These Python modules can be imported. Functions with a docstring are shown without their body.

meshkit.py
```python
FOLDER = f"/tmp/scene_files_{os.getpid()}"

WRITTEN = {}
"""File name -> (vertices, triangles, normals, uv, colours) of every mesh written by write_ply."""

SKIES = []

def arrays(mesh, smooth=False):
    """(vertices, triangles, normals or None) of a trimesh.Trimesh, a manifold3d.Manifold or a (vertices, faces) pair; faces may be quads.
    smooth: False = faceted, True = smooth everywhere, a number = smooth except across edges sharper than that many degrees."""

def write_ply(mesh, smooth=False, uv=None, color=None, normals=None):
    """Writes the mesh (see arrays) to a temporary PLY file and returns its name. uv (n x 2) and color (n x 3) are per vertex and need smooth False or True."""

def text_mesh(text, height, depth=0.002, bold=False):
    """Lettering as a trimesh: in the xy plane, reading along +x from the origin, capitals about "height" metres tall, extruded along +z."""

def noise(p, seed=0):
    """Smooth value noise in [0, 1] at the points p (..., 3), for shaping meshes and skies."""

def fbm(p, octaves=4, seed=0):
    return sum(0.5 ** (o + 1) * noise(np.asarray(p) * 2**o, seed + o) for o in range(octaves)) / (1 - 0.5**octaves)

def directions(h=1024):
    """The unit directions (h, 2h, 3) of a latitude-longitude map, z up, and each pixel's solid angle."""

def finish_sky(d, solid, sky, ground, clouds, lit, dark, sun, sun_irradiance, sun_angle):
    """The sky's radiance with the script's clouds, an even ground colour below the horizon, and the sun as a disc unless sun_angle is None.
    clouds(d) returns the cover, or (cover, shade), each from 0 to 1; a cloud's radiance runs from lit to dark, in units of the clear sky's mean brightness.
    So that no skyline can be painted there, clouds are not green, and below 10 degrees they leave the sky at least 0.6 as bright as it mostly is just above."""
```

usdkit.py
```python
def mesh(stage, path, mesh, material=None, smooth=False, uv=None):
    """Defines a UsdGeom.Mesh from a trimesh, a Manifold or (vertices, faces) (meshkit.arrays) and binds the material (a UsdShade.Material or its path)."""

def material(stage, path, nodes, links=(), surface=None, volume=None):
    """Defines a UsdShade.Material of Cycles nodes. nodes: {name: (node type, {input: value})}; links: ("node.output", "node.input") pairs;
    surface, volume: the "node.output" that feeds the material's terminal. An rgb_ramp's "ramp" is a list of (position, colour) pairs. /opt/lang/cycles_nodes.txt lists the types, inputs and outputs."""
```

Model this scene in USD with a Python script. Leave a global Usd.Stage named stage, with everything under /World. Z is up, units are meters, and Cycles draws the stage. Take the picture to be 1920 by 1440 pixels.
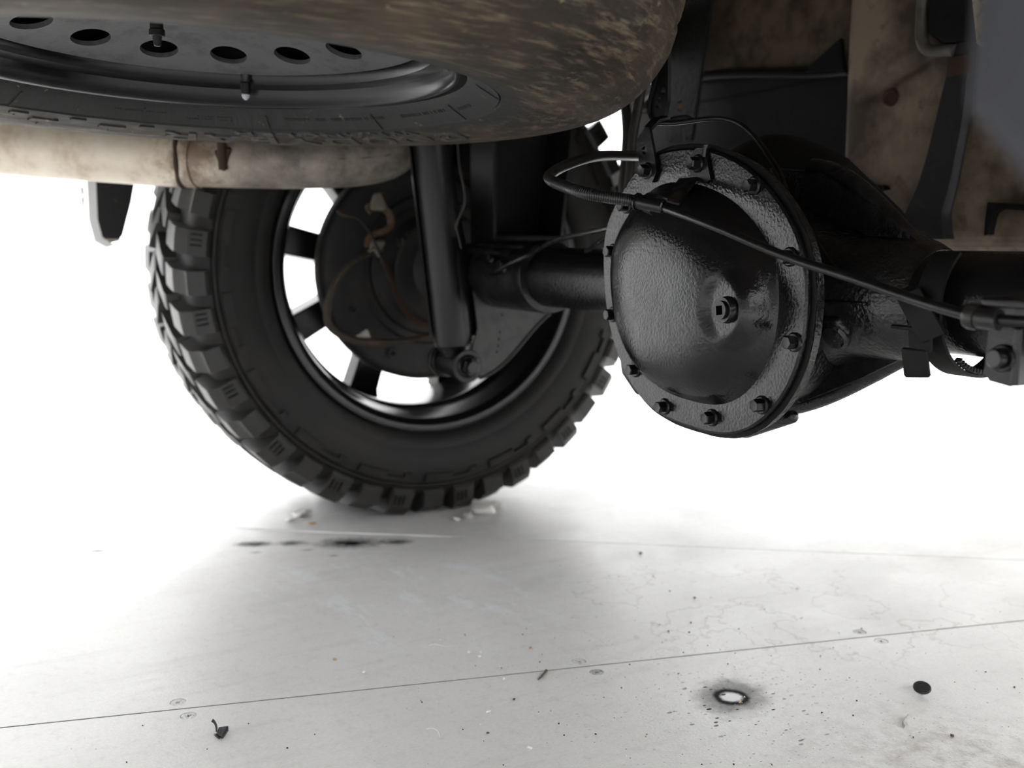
import math, random
import numpy as np, trimesh, manifold3d as m3
from shapely.geometry import Polygon, LineString, Point, box as sbox
from shapely.ops import split as shsplit
from shapely import affinity
from scipy.interpolate import CubicSpline
from pxr import Usd, UsdGeom, UsdLux, UsdShade, Gf, Sdf, Vt
import usdkit, meshkit

stage = Usd.Stage.CreateInMemory()
UsdGeom.SetStageUpAxis(stage, UsdGeom.Tokens.z)
UsdGeom.SetStageMetersPerUnit(stage, 1.0)
world = UsdGeom.Xform.Define(stage, '/World')
stage.SetDefaultPrim(world.GetPrim())
UsdGeom.Scope.Define(stage, '/World/Looks')
rnd = random.Random(7)
rng = np.random.default_rng(7)

# ------------------------------------------------------------------ camera, light, exposure
EXPOSURE = 0.0
LIGHT = 1.62
cam = UsdGeom.Camera.Define(stage, '/World/camera')
cam.CreateHorizontalApertureAttr(36.0)
cam.CreateVerticalApertureAttr(27.0)
cam.CreateFocalLengthAttr(35.0)
cam.CreateFStopAttr(5.6)
cam.CreateFocusDistanceAttr(0.86)
cam.CreateClippingRangeAttr(Gf.Vec2f(0.01, 100))
cam.CreateExposureAttr(EXPOSURE)
cam.AddTranslateOp().Set(Gf.Vec3d(1.5016, -0.6858, 0.4562))
cam.AddRotateZOp().Set(61.1)
cam.AddRotateXOp().Set(90 - 8.2)

dome = UsdLux.DomeLight.Define(stage, '/World/studio_light')
dome.CreateIntensityAttr(LIGHT)
dome.CreateColorAttr(Gf.Vec3f(1.0, 1.0, 1.0))

# ------------------------------------------------------------------ materials
M = {}
NO = np.array


def lin(*c):
    return tuple(((x / 255) / 12.92 if x <= 10 else (((x / 255) + 0.055) / 1.055) ** 2.4) for x in c)


def mat(name, color, rough=0.5, metallic=0.0, spots=(), bumps=(), rough_var=None, coords='world', coat=0.0, spec=0.5, stretch=None):
    """principled surface; spots: (colour, noise scale, low, high, amount) layers of dirt or wear; bumps: (scale, strength, distance)"""
    n, l = {}, []
    n['pos'] = ('geometry', {}) if coords == 'world' else ('texture_coordinate', {})
    src = 'pos.position' if coords == 'world' else 'pos.object'
    if stretch:
        n['map'] = ('mapping', {'scale': stretch})
        l.append((src, 'map.vector'))
        src = 'map.vector'
    n['p'] = ('principled_bsdf', {'base_color': color, 'roughness': rough, 'metallic': metallic, 'coat_weight': coat, 'specular_ior_level': spec})
    last = None
    for i, (c, sc, lo, hi, amt) in enumerate(spots):
        n[f'n{i}'] = ('noise_texture', {'scale': sc, 'detail': 5.0, 'roughness': 0.62})
        l.append((src, f'n{i}.vector'))
        n[f'r{i}'] = ('map_range', {'from_min': lo, 'from_max': hi, 'to_min': 0.0, 'to_max': amt, 'clamp': True})
        l.append((f'n{i}.fac', f'r{i}.value'))
        n[f'm{i}'] = ('mix', {'color1': color, 'color2': c})
        l.append((f'r{i}.result', f'm{i}.fac'))
        if last:
            l.append((last, f'm{i}.color1'))
        last = f'm{i}.color'
    if last:
        l.append((last, 'p.base_color'))
    if rough_var:
        sc, a, b = rough_var
        n['rn'] = ('noise_texture', {'scale': sc, 'detail': 4.0})
        l.append((src, 'rn.vector'))
        n['rr'] = ('map_range', {'from_min': 0.3, 'from_max': 0.7, 'to_min': a, 'to_max': b, 'clamp': True})
        l += [('rn.fac', 'rr.value'), ('rr.result', 'p.roughness')]
    prev = None
    for i, (sc, st, dist) in enumerate(bumps):
        n[f'bn{i}'] = ('noise_texture', {'scale': sc, 'detail': 3.0, 'roughness': 0.5})
        l.append((src, f'bn{i}.vector'))
        n[f'b{i}'] = ('bump', {'strength': st, 'distance': dist})
        l.append((f'bn{i}.fac', f'b{i}.height'))
        if prev:
            l.append((prev, f'b{i}.normal'))
        prev = f'b{i}.normal'
    if prev:
        l.append((prev, 'p.normal'))
    M[name] = usdkit.material(stage, f'/World/Looks/{name}', n, l, surface='p.BSDF')
    return M[name]


mat('black_paint', (0.0045, 0.0045, 0.005), 0.22, spec=0.36, bumps=[(500, 0.25, 0.0005), (90, 0.15, 0.0012)], rough_var=(30, 0.16, 0.32),
    spots=[((0.06, 0.045, 0.03), 160, 0.72, 0.77, 0.5)])
mat('black_gloss', (0.0050, 0.0050, 0.0056), 0.15, bumps=[(360, 0.42, 0.0010), (90, 0.08, 0.0018)], rough_var=(22, 0.09, 0.20), spec=0.36,
    spots=[((0.10, 0.075, 0.045), 230, 0.745, 0.775, 0.6)])
mat('black_cast', (0.0045, 0.0045, 0.005), 0.2, bumps=[(260, 0.8, 0.0015), (80, 0.2, 0.002)], rough_var=(25, 0.16, 0.34),
    spots=[((0.07, 0.055, 0.03), 170, 0.73, 0.77, 0.6)])
mat('black_satin', (0.005, 0.005, 0.0055), 0.34, bumps=[(500, 0.08, 0.0006)], spec=0.3)
mat('black_matte', (0.0028, 0.0028, 0.0029), 0.6, bumps=[(120, 0.3, 0.002)], spots=[((0.009, 0.0075, 0.0055), 40, 0.5, 0.75, 0.5)], spec=0.2)
mat('undercoat', (0.008, 0.008, 0.0085), 0.65, bumps=[(150, 0.9, 0.003)], spots=[((0.03, 0.03, 0.032), 260, 0.58, 0.66, 0.6)], spec=0.3)
mat('dark_steel', (0.006, 0.006, 0.006), 0.5, bumps=[(180, 0.3, 0.001)], spots=[((0.02, 0.014, 0.009), 26, 0.52, 0.72, 0.5)], spec=0.3)
mat('bracket_steel', (0.026, 0.0255, 0.0255), 0.42, bumps=[(240, 0.3, 0.001)], spots=[((0.005, 0.005, 0.005), 40, 0.45, 0.65, 0.7)], spec=0.4)
mat('bolt_black', (0.005, 0.005, 0.0055), 0.24, bumps=[(500, 0.3, 0.0004)], spec=0.3)
mat('rubber', (0.0085, 0.0082, 0.0078), 0.6, bumps=[(220, 0.25, 0.0010)], spots=[((0.020, 0.0175, 0.014), 11, 0.46, 0.72, 0.55), ((0.028, 0.022, 0.016), 60, 0.6, 0.75, 0.35)], spec=0.3)
mat('tread_rubber', (0.022, 0.0213, 0.0205), 0.42, bumps=[(260, 0.2, 0.001)], spots=[((0.045, 0.032, 0.021), 26, 0.54, 0.74, 0.5)], spec=0.4)
mat('hose_rubber', (0.007, 0.007, 0.007), 0.34, bumps=[(300, 0.2, 0.0006)], spots=[((0.035, 0.032, 0.028), 40, 0.52, 0.7, 0.5)])
mat('dusty_hose', (0.030, 0.023, 0.017), 0.6, bumps=[(300, 0.4, 0.001)], spots=[((0.10, 0.064, 0.040), 50, 0.5, 0.7, 0.6)], spec=0.3)
mat('brown_hose', (0.016, 0.013, 0.0115), 0.5, spec=0.3)
mat('wheel_black', (0.004, 0.004, 0.0045), 0.22, bumps=[(400, 0.05, 0.0004)], spec=0.32)
mat('shield_steel', (0.014, 0.014, 0.0145), 0.6, bumps=[(140, 0.3, 0.0015)], spots=[((0.036, 0.030, 0.024), 16, 0.48, 0.7, 0.6), ((0.05, 0.033, 0.02), 90, 0.64, 0.76, 0.6)], spec=0.25)
mat('rusty_steel', (0.075, 0.042, 0.023), 0.7, bumps=[(160, 0.6, 0.002)], spots=[((0.13, 0.105, 0.078), 60, 0.48, 0.68, 0.7)], spec=0.2)
mat('dark_rust', (0.036, 0.021, 0.014), 0.7, bumps=[(160, 0.6, 0.002)], spots=[((0.055, 0.026, 0.013), 50, 0.5, 0.7, 0.7)], spec=0.2)
mat('dull_zinc', (0.14, 0.125, 0.10), 0.6, bumps=[(160, 0.4, 0.001)], spec=0.2)
mat('white_paint', (0.82, 0.83, 0.85), 0.3)
mat('liner_plastic', (0.012, 0.012, 0.0125), 0.55, bumps=[(90, 0.2, 0.002)], spots=[((0.09, 0.075, 0.055), 55, 0.60, 0.72, 0.6)], spec=0.3)
mat('dust', (0.40, 0.34, 0.27), 0.8, bumps=[(200, 0.4, 0.001)])
mat('decal_black', (0.03, 0.03, 0.035), 0.4)
mat('tan_panel', (0.12, 0.092, 0.064), 0.65, bumps=[(60, 0.25, 0.003)], spots=[((0.035, 0.027, 0.018), 18, 0.42, 0.62, 0.8), ((0.06, 0.034, 0.018), 80, 0.62, 0.74, 0.6)], spec=0.2)
mat('tank_skin', (0.215, 0.165, 0.120), 0.6, bumps=[(45, 0.25, 0.003), (260, 0.15, 0.0008)],
    spots=[((0.030, 0.025, 0.019), 6.5, 0.40, 0.58, 0.85), ((0.05, 0.037, 0.024), 40, 0.56, 0.68, 0.5)], spec=0.2)
mat('strap_steel', (0.011, 0.011, 0.012), 0.5, bumps=[(160, 0.3, 0.001)], spots=[((0.045, 0.037, 0.026), 45, 0.58, 0.72, 0.5)], spec=0.3)
mat('grey_bracket', (0.024, 0.025, 0.030), 0.5, spec=0.3)
mat('sticker', (0.75, 0.74, 0.70), 0.6)
mat('paper_label', (0.42, 0.40, 0.36), 0.7, spots=[((0.15, 0.14, 0.12), 240, 0.5, 0.62, 0.8)])
mat('grey_plastic', (0.32, 0.33, 0.36), 0.4)
mat('screw_zinc', (0.55, 0.55, 0.55), 0.42, metallic=0.7, bumps=[(700, 0.5, 0.0008)], spots=[((0.12, 0.11, 0.10), 350, 0.52, 0.62, 0.8)])
mat('screw_painted', (0.62, 0.62, 0.61), 0.5, bumps=[(500, 0.5, 0.0008)], spots=[((0.2, 0.19, 0.18), 300, 0.56, 0.66, 0.8)])
mat('subfloor', (0.03, 0.026, 0.022), 0.8)
mat('twig_brown', (0.07, 0.055, 0.05), 0.8, bumps=[(900, 0.8, 0.001)])
mat('disc_black', (0.010, 0.010, 0.013), 0.5, bumps=[(900, 0.8, 0.001)])
mat('charred', (0.018, 0.018, 0.022), 0.5, bumps=[(600, 0.6, 0.001)])
mat('white_crumb', (0.80, 0.79, 0.76), 0.6)
mat('grey_crumb', (0.42, 0.42, 0.41), 0.6)
mat('ochre_crumb', (0.60, 0.36, 0.16), 0.7)
mat('tan_crumb', (0.50, 0.40, 0.27), 0.7)
mat('brown_crumb', (0.09, 0.05, 0.04), 0.7)
mat('black_crumb', (0.02, 0.02, 0.02), 0.7)
mat('leaf_curl', (0.38, 0.38, 0.35), 0.6)
mat('seam_filler', (0.90, 0.90, 0.89), 0.6)
mat('pipe_grey', (0.075, 0.068, 0.060), 0.45, spots=[((0.03, 0.027, 0.023), 40, 0.45, 0.65, 0.7)])
mat('tan_primer', (0.36, 0.28, 0.19), 0.65, bumps=[(120, 0.3, 0.002)], spots=[((0.10, 0.075, 0.05), 120, 0.52, 0.62, 0.8)])
mat('seam_dirt', (0.035, 0.028, 0.022), 0.8)
mat('seam_grey', (0.22, 0.21, 0.19), 0.8)
mat('wall_grey', (0.26, 0.26, 0.27), 0.8)
mat('wall_white', (0.88, 0.88, 0.88), 0.8)
mat('orange_glass', (0.45, 0.10, 0.02), 0.3)


def pipe_material():
    n, l = {}, []
    n['pos'] = ('geometry', {})
    n['sep'] = ('separate_xyz', {})
    l.append(('pos.position', 'sep.vector'))
    n['p'] = ('principled_bsdf', {'roughness': 0.5, 'metallic': 0.2})
    n['n1'] = ('noise_texture', {'scale': 22.0, 'detail': 6.0, 'roughness': 0.65})
    n['r1'] = ('rgb_ramp', {'ramp': [(0.25, (0.32, 0.25, 0.17)), (0.5, (0.52, 0.455, 0.37)), (0.75, (0.60, 0.55, 0.475))]})
    # the darker, dirtier forward length past the weld
    n['n2'] = ('noise_texture', {'scale': 30.0, 'detail': 6.0, 'roughness': 0.7})
    n['r2'] = ('rgb_ramp', {'ramp': [(0.3, (0.07, 0.06, 0.046)), (0.55, (0.19, 0.168, 0.14)), (0.8, (0.31, 0.28, 0.245))]})
    n['ymask'] = ('map_range', {'from_min': -0.41, 'from_max': -0.33, 'to_min': 0.0, 'to_max': 1.0, 'clamp': True})
    n['mx'] = ('mix', {})
    # rust close to the weld ring
    n['d'] = ('math', {'math_type': 'subtract', 'value2': -0.402})
    n['da'] = ('math', {'math_type': 'absolute'})
    n['n3'] = ('noise_texture', {'scale': 45.0, 'detail': 5.0, 'roughness': 0.7})
    n['n3s'] = ('math', {'math_type': 'multiply_add', 'value2': 0.13, 'value3': -0.055})
    n['ds'] = ('math', {'math_type': 'subtract'})
    n['rm'] = ('map_range', {'from_min': -0.005, 'from_max': 0.03, 'to_min': 0.75, 'to_max': 0.0, 'clamp': True})
    n['mr'] = ('mix', {'color2': (0.09, 0.042, 0.021)})
    n['bn'] = ('noise_texture', {'scale': 160.0, 'detail': 4.0})
    n['b'] = ('bump', {'strength': 0.3, 'distance': 0.001})
    l += [('pos.position', 'n1.vector'), ('n1.fac', 'r1.fac'), ('pos.position', 'n2.vector'), ('n2.fac', 'r2.fac'), ('sep.y', 'ymask.value'),
          ('ymask.result', 'mx.fac'), ('r1.color', 'mx.color1'), ('r2.color', 'mx.color2'),
          ('sep.y', 'd.value1'), ('d.value', 'da.value1'), ('pos.position', 'n3.vector'), ('n3.fac', 'n3s.value1'), ('da.value', 'ds.value1'), ('n3s.value', 'ds.value2'),
          ('ds.value', 'rm.value'), ('rm.result', 'mr.fac'), ('mx.color', 'mr.color1'), ('mr.color', 'p.base_color'),
          ('pos.position', 'bn.vector'), ('bn.fac', 'b.height'), ('b.normal', 'p.normal')]
    M['pipe'] = usdkit.material(stage, '/World/Looks/pipe', n, l, surface='p.BSDF')


pipe_material()


def spare_material():
    """dark rubber with brown mud scraped along the circumference; object z is the wheel's axis"""
    n, l = {}, []
    n['pos'] = ('texture_coordinate', {})
    n['sep'] = ('separate_xyz', {})
    n['x2'] = ('math', {'math_type': 'multiply'})
    n['y2'] = ('math', {'math_type': 'multiply'})
    n['s'] = ('math', {'math_type': 'add'})
    n['r'] = ('math', {'math_type': 'sqrt'})
    n['dirn'] = ('combine_xyz', {'z': 0.0})
    n['nx'] = ('math', {'math_type': 'divide'})
    n['ny'] = ('math', {'math_type': 'divide'})
    l += [('pos.object', 'sep.vector'), ('sep.x', 'x2.value1'), ('sep.x', 'x2.value2'), ('sep.y', 'y2.value1'), ('sep.y', 'y2.value2'), ('x2.value', 's.value1'), ('y2.value', 's.value2'),
          ('s.value', 'r.value1'), ('sep.x', 'nx.value1'), ('r.value', 'nx.value2'), ('sep.y', 'ny.value1'), ('r.value', 'ny.value2')]
    # streak coordinates: direction * 5 , radius and height * 90
    n['rz'] = ('math', {'math_type': 'multiply_add', 'value2': 100.0})
    n['zs'] = ('math', {'math_type': 'multiply', 'value2': 170.0})
    n['sx'] = ('math', {'math_type': 'multiply', 'value2': 9.0})
    n['sy'] = ('math', {'math_type': 'multiply', 'value2': 9.0})
    n['sv'] = ('combine_xyz', {})
    l += [('sep.z', 'zs.value1'), ('r.value', 'rz.value1'), ('zs.value', 'rz.value3'), ('nx.value', 'sx.value1'), ('ny.value', 'sy.value1'), ('sx.value', 'sv.x'), ('sy.value', 'sv.y'), ('rz.value', 'sv.z')]
    n['streak'] = ('noise_texture', {'scale': 1.0, 'detail': 6.0, 'roughness': 0.68})
    n['sr'] = ('map_range', {'from_min': 0.50, 'from_max': 0.72, 'to_min': 0.0, 'to_max': 0.85, 'clamp': True})
    n['blot'] = ('noise_texture', {'scale': 9.0, 'detail': 5.0, 'roughness': 0.6})
    n['br'] = ('rgb_ramp', {'ramp': [(0.30, (0.010, 0.008, 0.006)), (0.52, (0.024, 0.0180, 0.0125)), (0.72, (0.056, 0.041, 0.027))]})
    # muddy towards the side that faced the road spray (object -y), cleaner rubber near the rim
    n['clean'] = ('noise_texture', {'scale': 14.0, 'detail': 5.0})
    n['ca'] = ('math', {'math_type': 'multiply_add', 'value2': 0.09})
    n['cm'] = ('map_range', {'from_min': 0.315, 'from_max': 0.345, 'to_min': 0.0, 'to_max': 1.0, 'clamp': True})
    n['rub'] = ('mix', {'color1': (0.0155, 0.0155, 0.0155)})
    n['gr'] = ('noise_texture', {'scale': 55.0, 'detail': 5.0, 'roughness': 0.7})
    n['gm'] = ('map_range', {'from_min': 0.64, 'from_max': 0.70, 'to_min': 0.0, 'to_max': 0.65, 'clamp': True})
    n['m1'] = ('mix', {'color2': (0.20, 0.155, 0.105)})
    n['sq'] = ('math', {'math_type': 'multiply'})
    n['m2'] = ('mix', {'color2': (0.15, 0.112, 0.074)})
    n['p'] = ('principled_bsdf', {'roughness': 0.66, 'specular_ior_level': 0.25})
    n['b'] = ('bump', {'strength': 0.6, 'distance': 0.003})
    n['b2'] = ('bump', {'strength': 0.3, 'distance': 0.001})
    l += [('sv.vector', 'streak.vector'), ('streak.fac', 'sr.value'), ('pos.object', 'blot.vector'), ('blot.fac', 'br.fac'), ('pos.object', 'clean.vector'), ('clean.fac', 'ca.value1'), ('r.value', 'ca.value3'),
          ('ca.value', 'cm.value'), ('cm.result', 'rub.fac'), ('br.color', 'rub.color2'), ('pos.object', 'gr.vector'), ('gr.fac', 'gm.value'), ('gm.result', 'm1.fac'), ('rub.color', 'm1.color1'),
          ('sr.result', 'sq.value1'), ('cm.result', 'sq.value2'), ('sq.value', 'm2.fac'), ('m1.color', 'm2.color1'), ('m2.color', 'p.base_color'),
          ('streak.fac', 'b.height'), ('gr.fac', 'b2.height'), ('b.normal', 'b2.normal'), ('b2.normal', 'p.normal')]
    M['spare_rubber'] = usdkit.material(stage, '/World/Looks/spare_rubber', n, l, surface='p.BSDF')


spare_material()
mat('letter_rubber', (0.020, 0.0195, 0.0185), 0.6, bumps=[(900, 0.6, 0.0008)], spots=[((0.16, 0.125, 0.085), 60, 0.56, 0.7, 0.6)])
mat('steel_rim', (0.004, 0.004, 0.0045), 0.24, bumps=[(300, 0.1, 0.0008)], spots=[((0.03, 0.025, 0.018), 70, 0.64, 0.76, 0.5)], spec=0.25)
mat('steel_disc', (0.060, 0.060, 0.0615), 0.5, bumps=[(200, 0.2, 0.001)], spots=[((0.012, 0.012, 0.012), 45, 0.50, 0.64, 0.5), ((0.16, 0.12, 0.08), 110, 0.68, 0.76, 0.7)], spec=0.3)
mat('rust_edge', (0.06, 0.036, 0.022), 0.7, bumps=[(260, 0.6, 0.001)], spots=[((0.18, 0.13, 0.075), 90, 0.5, 0.7, 0.7)])


def floor_material():
    n, l = {}, []
    n['pos'] = ('geometry', {})
    base = (0.755, 0.755, 0.745)
    n['n0'] = ('noise_texture', {'scale': 2.2, 'detail': 6.0, 'roughness': 0.62})
    n['r0'] = ('rgb_ramp', {'ramp': [(0.25, (0.69, 0.69, 0.677)), (0.55, base), (0.8, (0.79, 0.79, 0.785))]})
    n['n1'] = ('noise_texture', {'scale': 70.0, 'detail': 6.0, 'roughness': 0.7})
    n['r1'] = ('map_range', {'from_min': 0.52, 'from_max': 0.74, 'to_min': 0.0, 'to_max': 0.26, 'clamp': True})
    n['m1'] = ('mix', {'color2': (0.40, 0.385, 0.36)})
    l += [('pos.position', 'n0.vector'), ('n0.fac', 'r0.fac'), ('pos.position', 'n1.vector'), ('n1.fac', 'r1.value'), ('r1.result', 'm1.fac'), ('r0.color', 'm1.color1')]
    last = 'm1.color'

    def dist(tag, c, sx=1.0, sy=1.0, rot=0.0, warp=0.0, wscale=30.0):
        """noise-warped distance in metres from a point of the floor"""
        n[f'mp{tag}'] = ('mapping', {'mapping_type': 'point', 'location': (0, 0, 0), 'scale': (1, 1, 1)})
        ca, sa = math.cos(rot), math.sin(rot)
        n[f'sub{tag}'] = ('vector_math', {'vector_math_type': 'subtract', 'math_type': 'subtract', 'vector2': (c[0], c[1], 0)})
        n[f'rt{tag}'] = ('vector_rotate', {'rotate_type': 'z_axis', 'angle': -rot})
        n[f'sc{tag}'] = ('vector_math', {'math_type': 'multiply', 'vector2': (1 / sx, 1 / sy, 0)})
        n[f'ln{tag}'] = ('vector_math', {'math_type': 'length'})
        n[f'sub{tag}'][1].pop('vector_math_type')
        n.pop(f'mp{tag}')
        l.extend([('pos.position', f'sub{tag}.vector1'), (f'sub{tag}.vector', f'rt{tag}.vector'), (f'rt{tag}.vector', f'sc{tag}.vector1'), (f'sc{tag}.vector', f'ln{tag}.vector1')])
        if not warp:
            return f'ln{tag}.value'
        n[f'wn{tag}'] = ('noise_texture', {'scale': wscale, 'detail': 6.0, 'roughness': 0.7})
        n[f'wa{tag}'] = ('math', {'math_type': 'multiply_add', 'value2': warp * 2, 'value3': -warp})
        n[f'wd{tag}'] = ('math', {'math_type': 'add'})
        l.extend([('pos.position', f'wn{tag}.vector'), (f'wn{tag}.fac', f'wa{tag}.value1'), (f'ln{tag}.value', f'wd{tag}.value1'), (f'wa{tag}.value', f'wd{tag}.value2')])
        return f'wd{tag}.value'

    matte = []

    def layer(tag, fac, colour):
        nonlocal last
        if tag[:4] in ('smea', 'ring', 'halo', 'sp0', 'sp1'):
            matte.append(fac)
        n[f'L{tag}'] = ('mix', {'color2': colour})
        l.extend([(fac, f'L{tag}.fac'), (last, f'L{tag}.color1')])
        last = f'L{tag}.color'

    def blob(tag, c, sx, sy, rot, amount, colour, soft=0.7, warp=0.45, wscale=40.0):
        d = dist(tag, c, sx, sy, rot, warp, wscale)
        n[f'bm{tag}'] = ('map_range', {'from_min': 1.0 - soft, 'from_max': 1.0, 'to_min': amount, 'to_max': 0.0, 'clamp': True})
        l.append((d, f'bm{tag}.value'))
        layer(tag, f'bm{tag}.result', colour)

    # pale scuffs where wheels were turned, and grey swirls
    n['st'] = ('vector_rotate', {'rotate_type': 'z_axis', 'angle': 1.35})
    n['stm'] = ('mapping', {'scale': (4.5, 1.6, 1.0)})
    n['sn'] = ('noise_texture', {'scale': 3.4, 'detail': 9.0, 'roughness': 0.74, 'distortion': 0.2})
    n['sr'] = ('map_range', {'from_min': 0.53, 'from_max': 0.60, 'to_min': 0.0, 'to_max': 1.0, 'clamp': True})
    d = dist('scuff', (0.33, -0.20), 0.26, 0.20, 0.6, 0.4, 9.0)
    n['sm'] = ('map_range', {'from_min': 0.5, 'from_max': 1.0, 'to_min': 0.75, 'to_max': 0.0, 'clamp': True})
    n['sf'] = ('math', {'math_type': 'multiply'})
    l += [('pos.position', 'st.vector'), ('st.vector', 'stm.vector'), ('stm.vector', 'sn.vector'), ('sn.fac', 'sr.value'), (d, 'sm.value'), ('sr.result', 'sf.value1'), ('sm.result', 'sf.value2')]
    layer('scuff', 'sf.value', (0.84, 0.88, 0.91))
    # long faint brush marks everywhere
    n['wt'] = ('mapping', {'scale': (14.0, 1.6, 1.0), 'rotation': (0, 0, 0.5)})
    n['wg'] = ('mapping', {'scale': (1.6, 0.7, 1.0), 'rotation': (0, 0, 0.5)})
    l.append(('pos.position', 'wg.vector'))
    n['wn'] = ('noise_texture', {'scale': 3.0, 'detail': 6.0, 'roughness': 0.7})
    n['wr'] = ('map_range', {'from_min': 0.52, 'from_max': 0.75, 'to_min': 0.0, 'to_max': 0.25, 'clamp': True})
    l += [('pos.position', 'wt.vector'), ('wt.vector', 'wn.vector'), ('wn.fac', 'wr.value')]
    layer('brush', 'wr.result', (0.42, 0.42, 0.42))
    n['gn'] = ('noise_texture', {'scale': 330.0, 'detail': 4.0, 'roughness': 0.6})
    n['gr'] = ('map_range', {'from_min': 0.40, 'from_max': 0.70, 'to_min': 0.0, 'to_max': 0.22, 'clamp': True})
    l += [('wg.vector', 'gn.vector'), ('gn.fac', 'gr.value')]
    layer('grain', 'gr.result', (0.45, 0.44, 0.42))
    # tide lines of dried water on the right
    n['tn'] = ('noise_texture', {'scale': 6.5, 'detail': 5.0, 'roughness': 0.55, 'distortion': 0.15})
    n['ts'] = ('math', {'math_type': 'subtract', 'value2': 0.5})
    n['ta'] = ('math', {'math_type': 'absolute'})
    n['tr'] = ('map_range', {'from_min': 0.0, 'from_max': 0.010, 'to_min': 0.5, 'to_max': 0.0, 'clamp': True})
    d = dist('tide', (0.62, 0.20), 0.22, 0.42, -0.5, 0.3, 6.0)
    n['tm'] = ('map_range', {'from_min': 0.5, 'from_max': 1.0, 'to_min': 1.0, 'to_max': 0.0, 'clamp': True})
    n['tf'] = ('math', {'math_type': 'multiply'})
    l += [('pos.position', 'tn.vector'), ('tn.fac', 'ts.value1'), ('ts.value', 'ta.value1'), ('ta.value', 'tr.value'), (d, 'tm.value'), ('tr.result', 'tf.value1'), ('tm.result', 'tf.value2')]
    layer('tide', 'tf.value', (0.36, 0.35, 0.33))
    # black tyre smear below the wheel
    for i, (c, sx, sy, am) in enumerate([((0.098, -0.193), 0.034, 0.066, 1.0), ((0.127, -0.128), 0.020, 0.030, 0.9), ((0.033, -0.322), 0.018, 0.036, 0.85), ((0.056, -0.270), 0.018, 0.030, 0.8),
                                         ((-0.046, -0.535), 0.006, 0.02, 0.7), ((0.145, -0.235), 0.005, 0.010, 0.6), ((0.075, -0.33), 0.004, 0.012, 0.6), ((0.10, -0.26), 0.005, 0.013, 0.55)]):
        blob(f'smear{i}', c, sx, sy, -0.42, am, (0.018, 0.018, 0.022), soft=0.8, warp=0.55, wscale=70.0)
    # oil ring with a clean middle
    d = dist('ring', (0.777, -0.033), 1.0, 1.0, 0.0, 0.004, 110.0)
    n['ro'] = ('math', {'math_type': 'subtract', 'value2': 0.0145})
    n['ra'] = ('math', {'math_type': 'absolute'})
    n['rr'] = ('map_range', {'from_min': 0.0015, 'from_max': 0.006, 'to_min': 0.97, 'to_max': 0.0, 'clamp': True})
    l += [(d, 'ro.value1'), ('ro.value', 'ra.value1'), ('ra.value', 'rr.value')]
    layer('ring', 'rr.result', (0.012, 0.012, 0.014))
    d = dist('halo', (0.777, -0.033), 0.042, 0.052, 0.6, 0.55, 60.0)
    n['hm'] = ('map_range', {'from_min': 0.30, 'from_max': 1.05, 'to_min': 0.6, 'to_max': 0.0, 'clamp': True})
    n['hin'] = ('math', {'math_type': 'greater_than', 'value2': 0.0125})
    n['hf'] = ('math', {'math_type': 'multiply'})
    l += [(d, 'hm.value'), ('lnring.value', 'hin.value1'), ('hm.result', 'hf.value1'), ('hin.value', 'hf.value2')]
    layer('halo', 'hf.value', (0.05, 0.05, 0.055))
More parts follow.
